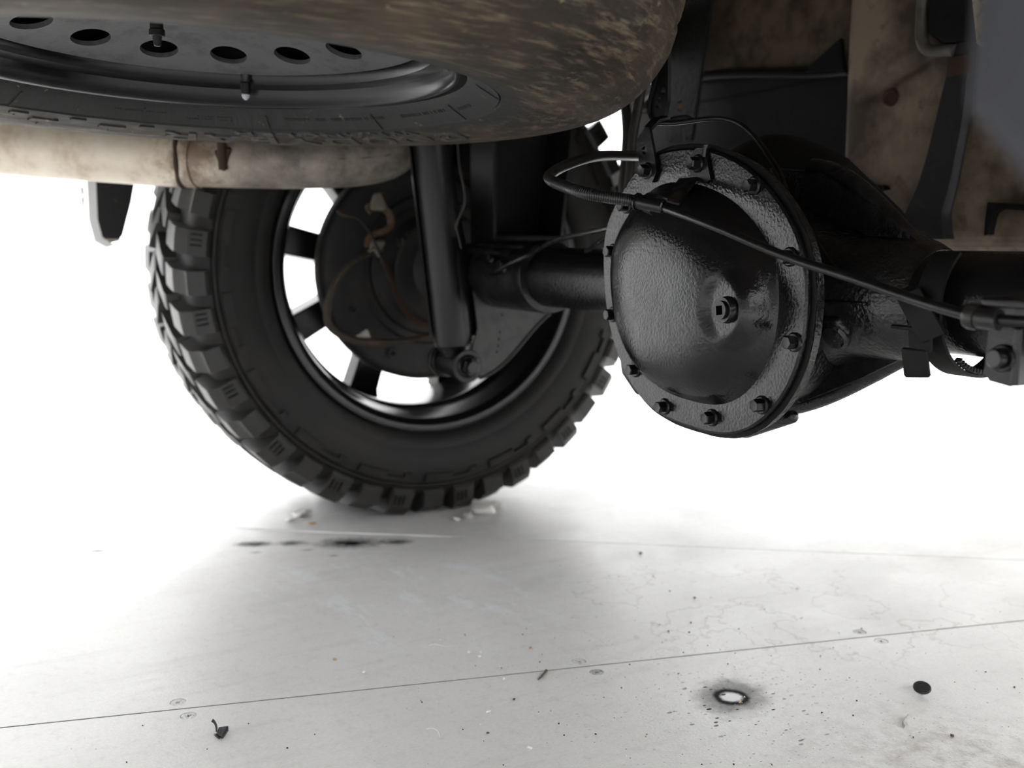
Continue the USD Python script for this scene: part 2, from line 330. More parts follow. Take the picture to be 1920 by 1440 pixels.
    # splatter dots thrown from the ring
    for i, (sc, th, col, c, sx, sy, am) in enumerate([(165.0, 0.19, (0.05, 0.05, 0.06), (0.803, -0.045), 0.110, 0.090, 0.95), (240.0, 0.11, (0.14, 0.13, 0.13), (0.85, -0.02), 0.30, 0.26, 0.6)]):
        n[f'vw{i}'] = ('mapping', {'scale': (1.0, 0.55, 1.0), 'rotation': (0, 0, 0.55)})
        n[f'v{i}'] = ('voronoi_texture', {'scale': sc, 'randomness': 1.0})
        n[f'vc{i}'] = ('separate_color', {})
        n[f'vs{i}'] = ('map_range', {'from_min': 0.18, 'from_max': 1.0, 'to_min': -0.06, 'to_max': th + 0.10, 'clamp': False})
        n[f'vd{i}'] = ('math', {'math_type': 'subtract'})
        n[f'vr{i}'] = ('map_range', {'from_min': -0.03, 'from_max': 0.03, 'to_min': 0.0, 'to_max': am, 'clamp': True})
        d = dist(f'sp{i}', c, sx, sy, 0.4, 0.5, 14.0)
        n[f'vm{i}'] = ('map_range', {'from_min': 0.35, 'from_max': 1.0, 'to_min': 1.0, 'to_max': 0.0, 'clamp': True})
        n[f'vf{i}'] = ('math', {'math_type': 'multiply'})
        l += [('pos.position', f'vw{i}.vector'), (f'vw{i}.vector', f'v{i}.vector'), (f'v{i}.color', f'vc{i}.color'), (f'vc{i}.r', f'vs{i}.value'), (f'vs{i}.result', f'vd{i}.value1'), (f'v{i}.distance', f'vd{i}.value2'),
              (f'vd{i}.value', f'vr{i}.value'), (d, f'vm{i}.value'), (f'vr{i}.result', f'vf{i}.value1'), (f'vm{i}.result', f'vf{i}.value2')]
        layer(f'sp{i}', f'vf{i}.value', col)
    # brownish dirt near the right foreground
    d = dist('dirt', (1.02, 0.06), 0.22, 0.16, 0.3, 0.5, 10.0)
    n['dn'] = ('noise_texture', {'scale': 38.0, 'detail': 7.0, 'roughness': 0.72})
    n['dr'] = ('map_range', {'from_min': 0.44, 'from_max': 0.66, 'to_min': 0.0, 'to_max': 1.0, 'clamp': True})
    n['dm'] = ('map_range', {'from_min': 0.2, 'from_max': 1.0, 'to_min': 0.8, 'to_max': 0.0, 'clamp': True})
    n['df'] = ('math', {'math_type': 'multiply'})
    l += [('pos.position', 'dn.vector'), ('dn.fac', 'dr.value'), (d, 'dm.value'), ('dr.result', 'df.value1'), ('dm.result', 'df.value2')]
    layer('dirt', 'df.value', (0.33, 0.29, 0.26))
    n['p'] = ('principled_bsdf', {'specular_ior_level': 0.5})
    n['rn'] = ('noise_texture', {'scale': 6.0, 'detail': 4.0})
    n['rm'] = ('map_range', {'from_min': 0.35, 'from_max': 0.65, 'to_min': 0.26, 'to_max': 0.40, 'clamp': True})
    n['bn'] = ('noise_texture', {'scale': 420.0, 'detail': 3.0})
    n['b'] = ('bump', {'strength': 0.22, 'distance': 0.0008})
    n['bn2'] = ('noise_texture', {'scale': 24.0, 'detail': 3.0})
    n['b2'] = ('bump', {'strength': 0.05, 'distance': 0.004})
    prev = None
    for i, fc in enumerate(matte):
        n[f'k{i}'] = ('math', {'math_type': 'multiply_add', 'value2': -0.32, 'value3': 0.32} if prev is None else {'math_type': 'subtract', 'use_clamp': True})
        l.append((fc, f'k{i}.value1' if prev is None else f'k{i}.value2'))
        if prev:
            l.append((prev, f'k{i}.value1'))
        prev = f'k{i}.value'
    l.append((prev, 'p.specular_ior_level'))
    l += [(last, 'p.base_color'), ('pos.position', 'rn.vector'), ('rn.fac', 'rm.value'), ('rm.result', 'p.roughness'), ('pos.position', 'bn.vector'), ('bn.fac', 'b.height'),
          ('pos.position', 'bn2.vector'), ('bn2.fac', 'b2.height'), ('b.normal', 'b2.normal'), ('b2.normal', 'p.normal')]
    M['floor'] = usdkit.material(stage, '/World/Looks/floor', n, l, surface='p.BSDF')


floor_material()

# ------------------------------------------------------------------ object helpers
COUNT = {}


def numbered(parent, name):
    k = (str(parent), name)
    COUNT[k] = COUNT.get(k, 0) + 1
    return f'{parent}/{name}' if COUNT[k] == 1 else f'{parent}/{name}_{COUNT[k] - 1:03d}'


def keys(prim, label=None, cat=None, group=None, kind=None):
    for k, v in (('label', label), ('category', cat), ('group', group), ('kind', kind)):
        if v:
            prim.SetCustomDataByKey(k, v)
    return prim


ORIGIN = {}


def thing(name, label, cat=None, loc=(0, 0, 0), group=None, kind=None):
    path = numbered('/World', name)
    x = UsdGeom.Xform.Define(stage, path)
    x.AddTranslateOp().Set(Gf.Vec3d(*map(float, loc)))
    keys(x.GetPrim(), label, cat, group, kind)
    ORIGIN[path] = np.array(loc, float)
    return path


def tm(m):
    if hasattr(m, 'to_mesh'):
        q = m.to_mesh()
        return trimesh.Trimesh(np.array(q.vert_properties[:, :3], float), np.array(q.tri_verts), process=False)
    return m


def obj(name, mesh, material, parent=None, smooth=35, label=None, cat=None, group=None, kind=None):
    """one Mesh prim: a part of parent (world coordinates given), or a thing of its own"""
    if isinstance(mesh, (list, tuple)):
        mesh = trimesh.util.concatenate([tm(m) for m in mesh])
    mesh = tm(mesh)
    top = '/'.join(parent.split('/')[:3]) if parent else None
    path = numbered(parent or '/World', name)
    if parent:
        off = ORIGIN[top]
    else:
        b = mesh.bounds
        off = np.array([(b[0][0] + b[1][0]) / 2, (b[0][1] + b[1][1]) / 2, b[0][2]])
    mesh = trimesh.Trimesh(mesh.vertices - off, mesh.faces, process=False)
    g = usdkit.mesh(stage, path, mesh, M[material], smooth=smooth)
    if not parent:
        UsdGeom.Xformable(g).AddTranslateOp().Set(Gf.Vec3d(*map(float, off)))
    keys(g.GetPrim(), label, cat, group, kind)
    return path


def unit(v):
    v = np.asarray(v, float)
    return v / np.linalg.norm(v)


def frame_of(d):
    d = unit(d)
    a = unit(np.cross(d, [0, 0, 1.0] if abs(d[2]) < 0.9 else [1.0, 0, 0]))
    return a, np.cross(d, a), d


def cyl(p0, p1, r, r1=None, n=24, bevel=0.0):
    """capped rod with softened rims"""
    p0, p1 = NO(p0, float), NO(p1, float)
    r1 = r if r1 is None else r1
    L = np.linalg.norm(p1 - p0)
    if bevel:
        prof = [(0, 0), (r - bevel, 0), (r, bevel), (r1, L - bevel), (r1 - bevel, L), (0, L)]
    else:
        prof = [(0, 0), (r, 0), (r1, L), (0, L)]
    return lathe(prof, p0, p1 - p0, n)


def lathe(prof, origin, axis, n=48, closed=False):
    """profile (radius, along) swept about axis through origin"""
    a, b, d = frame_of(axis)
    prof = np.asarray(prof, float)
    th = np.arange(n) * 2 * np.pi / n
    ring = np.cos(th)[:, None] * a + np.sin(th)[:, None] * b
    v = np.asarray(origin, float) + prof[:, None, 0:1] * ring[None] + prof[:, None, 1:2] * d
    k = len(prof)
    idx = np.arange(k * n).reshape(k, n)
    rows = [(i, i + 1) for i in range(k - 1)] + ([(k - 1, 0)] if closed else [])
    f = []
    for i, j in rows:
        p, q, r, s = idx[i], np.roll(idx[i], -1), np.roll(idx[j], -1), idx[j]
        f += [np.c_[p, q, r], np.c_[p, r, s]]
    m = trimesh.Trimesh(v.reshape(-1, 3), np.vstack(f), process=False)
    m.merge_vertices()
    m.update_faces(m.nondegenerate_faces())
    if m.is_watertight and m.volume < 0:
        m.invert()
    elif not m.is_watertight:
        pass
    return m


def spline(pts, n=60):
    p = np.asarray(pts, float)
    t = np.r_[0, np.cumsum(np.linalg.norm(np.diff(p, axis=0), axis=1))]
    return CubicSpline(t, p, axis=0)(np.linspace(0, t[-1], n))


def tube(pts, r, n=None, sides=14, smooth=True, radii=None):
    """a bent round bar through the points, capped"""
    p = spline(pts, n or max(12, 8 * len(pts))) if smooth and len(pts) > 2 else np.asarray(pts, float)
    rr = np.full(len(p), r) if radii is None else np.interp(np.linspace(0, 1, len(p)), np.linspace(0, 1, len(radii)), radii)
    t = np.gradient(p, axis=0)
    t /= np.linalg.norm(t, axis=1, keepdims=True)
    a = frame_of(t[0])[0]
    rings = []
    ang = np.arange(sides) * 2 * np.pi / sides
    for i in range(len(p)):
        a = unit(a - t[i] * (a @ t[i]))
        b = np.cross(t[i], a)
        rings.append(p[i] + rr[i] * (np.cos(ang)[:, None] * a + np.sin(ang)[:, None] * b))
    v = np.vstack(rings + [p[:1], p[-1:]])
    k = len(p)
    idx = np.arange(k * sides).reshape(k, sides)
    f = []
    for i in range(k - 1):
        f += [np.c_[idx[i], np.roll(idx[i], -1), np.roll(idx[i + 1], -1)], np.c_[idx[i], np.roll(idx[i + 1], -1), idx[i + 1]]]
    f += [np.c_[np.roll(idx[0], -1), idx[0], np.full(sides, k * sides)], np.c_[idx[-1], np.roll(idx[-1], -1), np.full(sides, k * sides + 1)]]
    return trimesh.Trimesh(v, np.vstack(f), process=False)


def rbox(lo, hi, r=0.004):
    """box with rounded edges between two corners"""
    lo, hi = np.minimum(lo, hi).astype(float), np.maximum(lo, hi).astype(float)
    r = min(r, (hi - lo).min() * 0.45)
    s = m3.Manifold.sphere(r, 12)
    c = [s.translate([x, y, z]) for x in (lo[0] + r, hi[0] - r) for y in (lo[1] + r, hi[1] - r) for z in (lo[2] + r, hi[2] - r)]
    return tm(m3.Manifold.batch_hull(c))


def hull(spheres, n=16):
    return tm(m3.Manifold.batch_hull([m3.Manifold.sphere(r, n).translate(list(map(float, p))) for p, r in spheres]))


def plate(poly, origin, u, v, thick, holes=(), bevel=0.0):
    """flat plate: 2D outline in the frame (u, v) at origin, extruded along u x v, optional small edge chamfer"""
    g = poly if hasattr(poly, 'exterior') else Polygon(poly)
    for h in holes:
        g = g.difference(h if hasattr(h, 'exterior') else Polygon(h))
    m = trimesh.creation.extrude_polygon(g, thick, engine='earcut')
    if bevel:
        parts = []
        for h0, h1, off in ((0, bevel, 1), (bevel, thick - bevel, 0), (thick - bevel, thick, 1)):
            pass
    u, v = unit(u), unit(v)
    w = np.cross(u, v)
    V = np.asarray(origin, float) + m.vertices[:, :1] * u + m.vertices[:, 1:2] * v + m.vertices[:, 2:3] * w
    return trimesh.Trimesh(V, m.faces, process=False)


def xz_plate(pts, y0, y1, holes=()):
    """plate standing in the XZ plane from y0 to y1"""
    lo, hi = min(y0, y1), max(y0, y1)
    return plate(pts, (0, hi, 0), (1, 0, 0), (0, 0, 1), hi - lo, holes)   # u x v = -y


def yz_plate(pts, x0, x1, holes=()):
    lo, hi = min(x0, x1), max(x0, x1)
    return plate(pts, (lo, 0, 0), (0, 1, 0), (0, 0, 1), hi - lo, holes)   # u x v = +x


def hex_bolt(p, d, af=0.0105, head=0.0075, washer=0.0085, wt=0.0022, rot=0.3):
    """flanged hexagon head standing on p along d"""
    a, b, d = frame_of(d)
    p = NO(p, float)
    R = af / math.sqrt(3)
    ang = np.arange(6) * np.pi / 3 + rot

    def ring(rad, h):
        return p + rad * (np.cos(ang)[:, None] * a + np.sin(ang)[:, None] * b) + h * d
    rings = [ring(R, wt * .6), ring(R, wt + head - 0.0012), ring(R * 0.86, wt + head)]
    v = np.vstack(rings + [[p + d * (wt + head - 0.0006)]])
    f = []
    for k in range(2):
        for i in range(6):
            j = (i + 1) % 6
            f += [[k * 6 + i, k * 6 + j, k * 6 + 6 + j], [k * 6 + i, k * 6 + 6 + j, k * 6 + 6 + i]]
    f += [[12 + i, 12 + (i + 1) % 6, 18] for i in range(6)]
    hx = trimesh.Trimesh(v, f, process=False)
    ws = lathe([(0, -0.001), (washer, -0.001), (washer, wt * .5), (washer * .82, wt), (0, wt)], p, d, 24)
    return trimesh.util.concatenate([ws, hx])


def strip(path, width_dir, width, thick):
    """bent sheet-metal strap following a path"""
    p = np.asarray(path, float)
    w = unit(width_dir) * width / 2
    t = np.gradient(p, axis=0)
    nrm = np.cross(t, w)
    nrm /= np.linalg.norm(nrm, axis=1, keepdims=True)
    k = len(p)
    o = nrm * thick / 2
    v = np.stack([p - w - o, p + w - o, p + w + o, p - w + o], 1).reshape(-1, 3)
    f = []
    for i in range(k - 1):
        for j in range(4):
            a, b = i * 4 + j, i * 4 + (j + 1) % 4
            f += [[a, b, b + 4], [a, b + 4, a + 4]]
    f += [[0, 2, 1], [0, 3, 2], [k * 4 - 4, k * 4 - 3, k * 4 - 2], [k * 4 - 4, k * 4 - 2, k * 4 - 1]]
    m = trimesh.Trimesh(v, f, process=False)
    trimesh.repair.fix_normals(m)
    return m


def loft(rings, cap0=True, cap1=True):
    n = len(rings[0])
    v = np.vstack(rings)
    k = len(rings)
    idx = np.arange(k * n).reshape(k, n)
    f = []
    for i in range(k - 1):
        f += [np.c_[idx[i], np.roll(idx[i], -1), np.roll(idx[i + 1], -1)], np.c_[idx[i], np.roll(idx[i + 1], -1), idx[i + 1]]]
    if cap0:
        v = np.vstack([v, rings[0].mean(0)])
        f.append(np.c_[np.roll(idx[0], -1), idx[0], np.full(n, len(v) - 1)])
    if cap1:
        v = np.vstack([v, rings[-1].mean(0)])
        f.append(np.c_[idx[-1], np.roll(idx[-1], -1), np.full(n, len(v) - 1)])
    m = trimesh.Trimesh(v, np.vstack(f), process=False)
    if m.volume < 0:
        m.invert()
    return m


# ------------------------------------------------------------------ floor of painted sheets, and the white studio wall
FR = 6.4
floor = thing('floor', 'white painted studio floor of large screwed-down sheets', None, (0, 0, 0), kind='structure')
whole = Point(0.5, 0.5).buffer(FR, 64)


def far_line(p, q, k=40):
    p, q = NO(p, float), NO(q, float)
    d = unit(q - p)
    return LineString([p - d * k, q + d * k])


seam_a = far_line((0.492, -0.682), (0.791, 0.417))
seam_b = far_line((-0.2, -0.503), (0.646, 0.63))
seam_c = far_line((-1.083, -0.629), (-1.325, -0.158))
panels = [whole]
for s, w in ((seam_a, 0.0012), (seam_b, 0.0008), (seam_c, 0.0014)):
    panels = [g for p in panels for g in getattr(p.difference(s.buffer(w)), 'geoms', [p.difference(s.buffer(w))])]
panels = sorted(panels, key=lambda g: -g.area)
# sheets meet at cross seams out of sight too: only those in view are cut
SCREWS = [(0.518, -0.524), (0.553, -0.521), (0.630, -0.121), (0.662, -0.119), (0.720, 0.213), (0.751, 0.214)]
for g in panels:
    for c in SCREWS:
        if g.contains(Point(c)):
            g = g.difference(Point(c).buffer(0.0078, 12))
    m = trimesh.creation.extrude_polygon(g, 0.012, engine='earcut')
    m.apply_translation([0, 0, -0.012])
    obj('panel', m, 'floor', floor, smooth=False)
obj('subfloor', lathe([(0, -0.03), (FR, -0.03), (FR, -0.0122), (0, -0.0122)], (0.5, 0.5, 0), (0, 0, 1), 48), 'subfloor', floor)
for sl, w, mt in ((LineString([(0.22, -1.682), (1.336, 2.42)]), 0.0012, 'seam_dirt'), (LineString([(-0.8, -1.307), (1.6, 1.908)]), 0.0008, 'seam_grey'), (LineString([(-0.8, -1.179), (-2.0, 1.157)]), 0.0014, 'seam_grey')):
    m = trimesh.creation.extrude_polygon(sl.buffer(w, cap_style=2), 0.004, engine='earcut')
    m.apply_translation([0, 0, -0.0044])
    obj('seam_dirt', m, mt, floor, smooth=False)
fb = [(-0.058, -0.321), (0.0, -0.243), (0.05, -0.174), (0.10, -0.105), (0.146, -0.043)]
obj('seam_filler', tube([(x + .0004 * math.sin(i * 5), y, 0.0) for i, (x, y) in enumerate(spline(fb, 40))], 0.0016, smooth=False, sides=6,
    radii=[.0004, .0016, .0008, .0017, .0012, .0018, .0007, .0015, .0004]), 'seam_filler', floor, label='white filler bulging from a floor seam')

wall_prof = [(FR, 0.0)] + [(FR - 0.9 + 0.9 * math.sin(a) + 0.9, 0.9 - 0.9 * math.cos(a)) for a in np.linspace(0.05, math.pi / 2, 12)] + [(FR + 0.9, 3.6), (FR + 1.0, 3.6), (FR + 1.0, -0.03), (FR, -0.03)]
def wall_arc(a0, a1, n):
    p = NO(wall_prof)
    t = np.radians(np.linspace(a0, a1, n))
    rg = [np.c_[0.5 + p[:, 0] * math.cos(q), 0.5 + p[:, 0] * math.sin(q), p[:, 1]] for q in t]
    return loft(rg)


obj('wall_back', wall_arc(-5, 232, 80), 'wall_white', None, smooth=60, kind='structure', label='white studio wall curving up out of the floor')
obj('wall_front', wall_arc(232.2, 354.8, 48), 'wall_grey', None, smooth=60, kind='structure', label='grey studio wall behind the photographer')

# ------------------------------------------------------------------ truck body above: bed floor, side skins, bumper
XC = 0.77          # middle of the truck
body = thing('truck_body', 'white pickup body overhead with tan primed load bed floor', 'truck body', (XC, 0, 0.45))
bedf = []
for i in range(9):
    y = -1.15 + i * 0.28
    bedf.append(rbox((-0.22, y, 0.862), (1.76, y + 0.09, 0.895), 0.01))
bedf.append(rbox((-0.24, -1.25, 0.89), (1.78, 1.75, 0.91), 0.004))
obj('bed_floor', bedf, 'tan_panel', body, label='tan primed ribbed load bed floor')


def bed_side(x, s):
    out = [(-1.28, 0.74), (-0.60, 0.74)] + [(0.56 * math.cos(a), 0.42 + 0.56 * math.sin(a)) for a in np.linspace(math.pi * 0.80, math.pi * 0.20, 22)] + [(0.66, 0.74), (1.70, 0.72), (1.70, 1.35), (-1.28, 1.35)]
    return yz_plate(out, x, x + s * 0.02)


obj('side_panel', bed_side(-0.29, -1), 'white_paint', body)
obj('side_panel', bed_side(1.83, 1), 'white_paint', body)
for x0, x1, a in ((-0.27, 0.005, 0), (1.535, 1.81, 0)):
    arc = [(0.53 * math.cos(t), 0.44 + 0.53 * math.sin(t)) for t in np.linspace(math.pi * 0.80, math.pi * 0.22, 24)]
    arc += [(0.55 * math.cos(t), 0.44 + 0.55 * math.sin(t)) for t in np.linspace(math.pi * 0.22, math.pi * 0.80, 24)]
    obj('wheel_liner', yz_plate(arc, x0, x1), 'black_matte', body, label='black wheel arch liner')
obj('mud_flap', rbox((-0.275, 0.518, 0.40), (0.02, 0.530, 0.612), .004), 'black_matte', body, label='black liner flap ahead of the wheel')
obj('rear_bumper', hull([((x, y, z), 0.05) for x in (-0.2, 1.74) for y in (-1.34, -1.42) for z in (0.68, 0.80)]), 'white_paint', body)
# lower end of the painted rear corner, hanging behind the wheel
corner = thing('bumper_corner', 'white painted bumper corner with dirty black inner face behind the wheel', 'bumper end', (-0.3, -0.46, 0.452))
inner = [(-0.478, 0.72), (-0.481, 0.49), (-0.476, 0.462), (-0.464, 0.4525), (-0.452, 0.455), (-0.444, 0.466), (-0.428, 0.52), (-0.414, 0.585), (-0.395, 0.72)]
obj('inner_face', yz_plate(inner, -0.300, -0.272), 'liner_plastic', corner, label='black dirty plastic inner face')
skin = [(-0.492, 0.72), (-0.495, 0.49), (-0.488, 0.455), (-0.470, 0.4445), (-0.456, 0.449), (-0.464, 0.4527), (-0.476, 0.462), (-0.4815, 0.49), (-0.4785, 0.72)]
obj('painted_skin', [yz_plate(skin, -0.345, -0.271), hull([((-0.345, y, z), 0.010) for y, z in ((-0.484, 0.71), (-0.485, 0.49), (-0.478, 0.458), (-0.458, 0.461), (-0.43, 0.53), (-0.40, 0.70))])], 'white_paint', corner, label='white painted outer skin')
obj('mud_deposit', hull([((-0.290, -0.474, 0.4585), .0022), ((-0.273, -0.474, 0.4575), .0022), ((-0.273, -0.450, 0.4575), .002), ((-0.290, -0.452, 0.458), .002)], 8), 'dust', corner, label='dried mud along the lower lip')
for i, (x, z, w, h) in enumerate([(-0.343, 0.541, 0.006, 0.009), (-0.339, 0.535, 0.005, 0.006), (-0.337, 0.522, 0.002, 0.016), (-0.345, 0.508, 0.004, 0.007), (-0.340, 0.500, 0.005, 0.005), (-0.346, 0.524, 0.003, 0.005)]):
    obj('decal_mark', rbox((x - w / 2, -0.4972, z - h / 2), (x + w / 2, -0.4935, z + h / 2), .0012), 'decal_black', corner)

# ------------------------------------------------------------------ rear wheel with mud-terrain tyre (axis along x, inner face at x = 0)
ZC, TR = 0.41, 0.414
wheel = thing('rear_wheel_assembly', 'rear wheel with chunky mud-terrain tyre standing on the floor', 'wheel', (-0.135, 0, 0))
AX, AO = (1, 0, 0), (0, 0, ZC)


def squash(m, z0=0.0006):
    v = m.vertices.copy()
    low = v[:, 2] < z0
    v[low, 2] = z0 + (v[low, 2] - z0) * 0.02
    return trimesh.Trimesh(v, m.faces, process=False)


def polar(r, a, th):
    """point of the wheel: radius, along-axis x, angle (0 = +y, 90 deg = up)"""
    return np.stack([np.broadcast_to(a, np.shape(r)) * np.ones_like(th), r * np.cos(th), ZC + r * np.sin(th)], -1)


carc = [(0.272, -0.006), (0.281, 0.004), (0.292, 0.0085), (0.298, 0.0075), (0.300, 0.0085), (0.315, 0.0135), (0.335, 0.0150), (0.350, 0.0125), (0.3545, 0.0120), (0.356, 0.0090), (0.3575, 0.0110), (0.362, 0.0102), (0.3635, 0.0072), (0.365, 0.0088),
        (0.372, 0.0050), (0.384, -0.006), (0.392, -0.022), (0.3965, -0.07), (0.398, -0.135)]
full = carc + [(r, -0.270 - a) for r, a in carc[-2::-1]] + [(0.262, -0.25), (0.262, -0.02)]
tire = obj('tire', squash(lathe(full, AO, AX, 160, closed=True)), 'rubber', wheel, smooth=50)


def lug(th0, th1, sect, shear=0.0, pinch=0.0):
    """tread block: cross-section (radius, x) swept over an angle, sides drafted"""
    sect = np.asarray(sect, float)
    rmin = sect[:, 0].min()
    k = len(sect)
    mid, half = (th0 + th1) / 2, (th1 - th0) / 2
    rel = (sect[:, 0] - rmin) / max(1e-6, sect[:, 0].max() - rmin)
    h = half * (1.08 - 0.16 * rel)
    xs = (sect[:, 1] - sect[:, 1].mean())
    c = mid + shear * xs
    h = h * (1 - pinch * np.abs(xs) / max(1e-6, np.abs(xs).max()))
    A = polar(sect[:, 0], sect[:, 1], c - h)
    B = polar(sect[:, 0], sect[:, 1], c + h)
    C = polar(sect[:, 0] * 1.0, sect[:, 1], c)
    v = np.vstack([A, C, B])
    f = []
    for o in (0, k):
        for i in range(k):
            j = (i + 1) % k
            f += [[o + i, o + j, o + k + j], [o + i, o + k + j, o + k + i]]
    cap0, cap1 = len(v), len(v) + 1
    v = np.vstack([v, A.mean(0), B.mean(0)])
    f += [[cap0, (i + 1) % k, i] for i in range(k)] + [[cap1, 2 * k + i, 2 * k + (i + 1) % k] for i in range(k)]
    m = trimesh.Trimesh(v, f, process=False)
    if m.volume < 0:
        m.invert()
    return m


NL = 42
PITCH = 2 * math.pi / NL
PH0 = math.radians(-32.7)
sipes = []
for k in range(NL):
    th = PH0 + k * PITCH
    long = k % 2 == 0
    hw = PITCH * (0.315 if long else 0.30)
    xin = 0.0 if long else -0.010
    if long:
        sec = [(0.392, -0.062), (TR + .001, -0.060), (TR + .001, -0.024), (TR, -0.006), (TR - 0.004, xin - 0.001), (0.398, 0.0085), (0.372, 0.0135), (0.366, 0.0100), (0.372, -0.004)]
    else:
        sec = [(0.392, -0.066), (TR + .001, -0.064), (TR + .001, -0.028), (TR, -0.016), (TR - 0.004, -0.010), (0.401, 0.0015), (0.399, 0.0085), (0.374, 0.0130), (0.368, 0.0095), (0.374, -0.004)]
    obj('tread_block', squash(lug(th - hw, th + hw, sec, shear=0.5)), 'tread_rubber', tire, smooth=25)
    if long:
        for q in (-1, 0, 1):
            t0 = th + q * hw * 0.42
            sipes.append(squash(lug(t0 - hw * 0.07, t0 + hw * 0.07, [(0.378, 0.0125), (0.3785, 0.0142), (0.3945, 0.0108), (0.394, 0.0085)])))
    sec2 = [(r, -0.270 - a) for r, a in sec][::-1]
    th2 = th + PITCH * 0.5
    obj('tread_block', squash(lug(th2 - hw, th2 + hw, sec2, shear=0.5)), 'tread_rubber', tire, smooth=25)
    for s, x0, x1, ph in ((1, -0.131, -0.072, 0.30), (-1, -0.199, -0.139, 0.78)):
        R = TR + 0.0045
        t0 = th + PITCH * (ph + (0.08 if long else -0.05))
        w = PITCH * (0.40 if long else 0.34)
        obj('tread_block', squash(lug(t0 - w, t0 + w, [(0.394, x0 - .002), (R - .002, x0), (R, x0 + .006), (R, x1 - .006), (R - .002, x1), (0.394, x1 + .002)], shear=s * 1.6, pinch=0.42)), 'tread_rubber', tire, smooth=25)
obj('block_ladder', sipes, 'black_matte', tire, smooth=False, kind='stuff')
# raised stepped bars low on the shoulder of the sidewall
for k in range(18):
    th = math.radians(-95) + k * 2 * math.pi / 18
    s0 = [(0.3385, 0.0145), (0.3395, 0.0198), (0.3525, 0.0178), (0.3535, 0.0115)]
    s1 = [(0.3455, 0.0135), (0.3465, 0.0188), (0.3525, 0.0178), (0.3535, 0.0115)]

    def arc_bar(sec, t0, t1, n=7):
        sec = np.asarray(sec)
        kk = len(sec)
        v = np.vstack([polar(sec[:, 0], sec[:, 1], np.full(kk, t)) for t in np.linspace(t0, t1, n)])
        f = []
        for i in range(n - 1):
            for j in range(kk):
                a, b = i * kk + j, i * kk + (j + 1) % kk
                f += [[a, b, b + kk], [a, b + kk, a + kk]]
        f += [[0, 2, 1], [0, 3, 2], [(n - 1) * kk, (n - 1) * kk + 1, (n - 1) * kk + 2], [(n - 1) * kk, (n - 1) * kk + 2, (n - 1) * kk + 3]]
        m = trimesh.Trimesh(v, f, process=False)
        if m.volume < 0:
            m.invert()
        return m
    obj('sidewall_bar', [arc_bar(s0, th, th + .145), arc_bar(s1, th + .146, th + .235), arc_bar(s0, th + .236, th + .275, 3)], 'rubber', tire, smooth=25)

rimp = [(0.262, -0.018), (0.2715, -0.006), (0.2725, -0.002), (0.2700, 0.0015), (0.2610, 0.0020), (0.2570, 0.0000), (0.2520, -0.006), (0.2490, -0.012), (0.2420, -0.045), (0.2385, -0.056), (0.2350, -0.060), (0.2330, -0.066), (0.2340, -0.12),
        (0.2380, -0.19), (0.2450, -0.225), (0.2520, -0.240), (0.2580, -0.262), (0.2700, -0.270), (0.2725, -0.268), (0.262, -0.25), (0.262, -0.05)]
rim = obj('rim', lathe(rimp, AO, AX, 144, closed=True), 'wheel_black', wheel, smooth=40, label='satin black alloy rim')
for k in range(8):
    th = math.radians(31 + 45 * k)
    d, w = NO([0, math.cos(th), math.sin(th)]), NO([0, -math.sin(th), math.cos(th)])
    c = NO(AO, float)
    pts = []
    for r, hw, x0, x1 in ((0.055, 0.026, -0.215, -0.180), (0.15, 0.022, -0.222, -0.185), (0.225, 0.025, -0.236, -0.200), (0.243, 0.034, -0.243, -0.205)):
        for s in (-1, 1):
            for x in (x0, x1):
                pts.append((c + d * r + w * s * hw * (1 if x == x0 else .86) + NO([x, 0, 0]), 0.005))
    sp = []
    for i in range(3):
        sp.append(m3.Manifold.batch_hull([m3.Manifold.sphere(rr, 8).translate(list(map(float, p))) for p, rr in pts[i * 4:i * 4 + 8]]))
    mm = sp[0] + sp[1] + sp[2]
    obj('spoke', mm, 'wheel_black', rim, smooth=40)
obj('hub', lathe([(0, -0.225), (0.07, -0.225), (0.078, -0.215), (0.078, -0.16), (0.07, -0.155), (0, -0.155)], AO, AX, 48), 'wheel_black', rim)

# ------------------------------------------------------------------ spare wheel slung flat under the bed
SC = NO([0.5950, -0.4920, 0.7040])
SN = unit(NO([0.002, -0.036, -1.0]))
SA = unit(np.cross(SN, [0, 1.0, 0]))
SB = np.cross(SN, SA)
spare = thing('spare_wheel_assembly', 'muddy spare wheel with black steel rim slung flat under the bed', 'spare wheel', SC)
sRc, sH, sW = 0.3265, 0.0885, 0.1285


def sect(phi, e=2 / 2.6):
    c, s = math.cos(phi), math.sin(phi)
    return sRc + sH * math.copysign(abs(c) ** e, c), sW * math.copysign(abs(s) ** e, s)


def spt(r, a, th):
    return SC + SN * a + r * (math.cos(th) * SA + math.sin(th) * SB)


# outline: bead (below) - sidewall - tread - sidewall - bead (above)
prof = [(0.2300, 0.0975), (0.2345, 0.1025), (0.2400, 0.1065), (0.2480, 0.1115), (0.2610, 0.1190), (0.2625, 0.1172), (0.2640, 0.1208)]
phs = np.linspace(math.radians(128), math.radians(-128), 90)
body_p = [sect(p) for p in phs]
prof = prof + [p for p in body_p if p[0] > 0.291 or (p[1] < 0 and p[0] > 0.2655)]
prof += [(0.2345, -0.1085), (0.2300, -0.1035), (0.225, -0.09), (0.225, 0.09)]
prof = NO(prof)
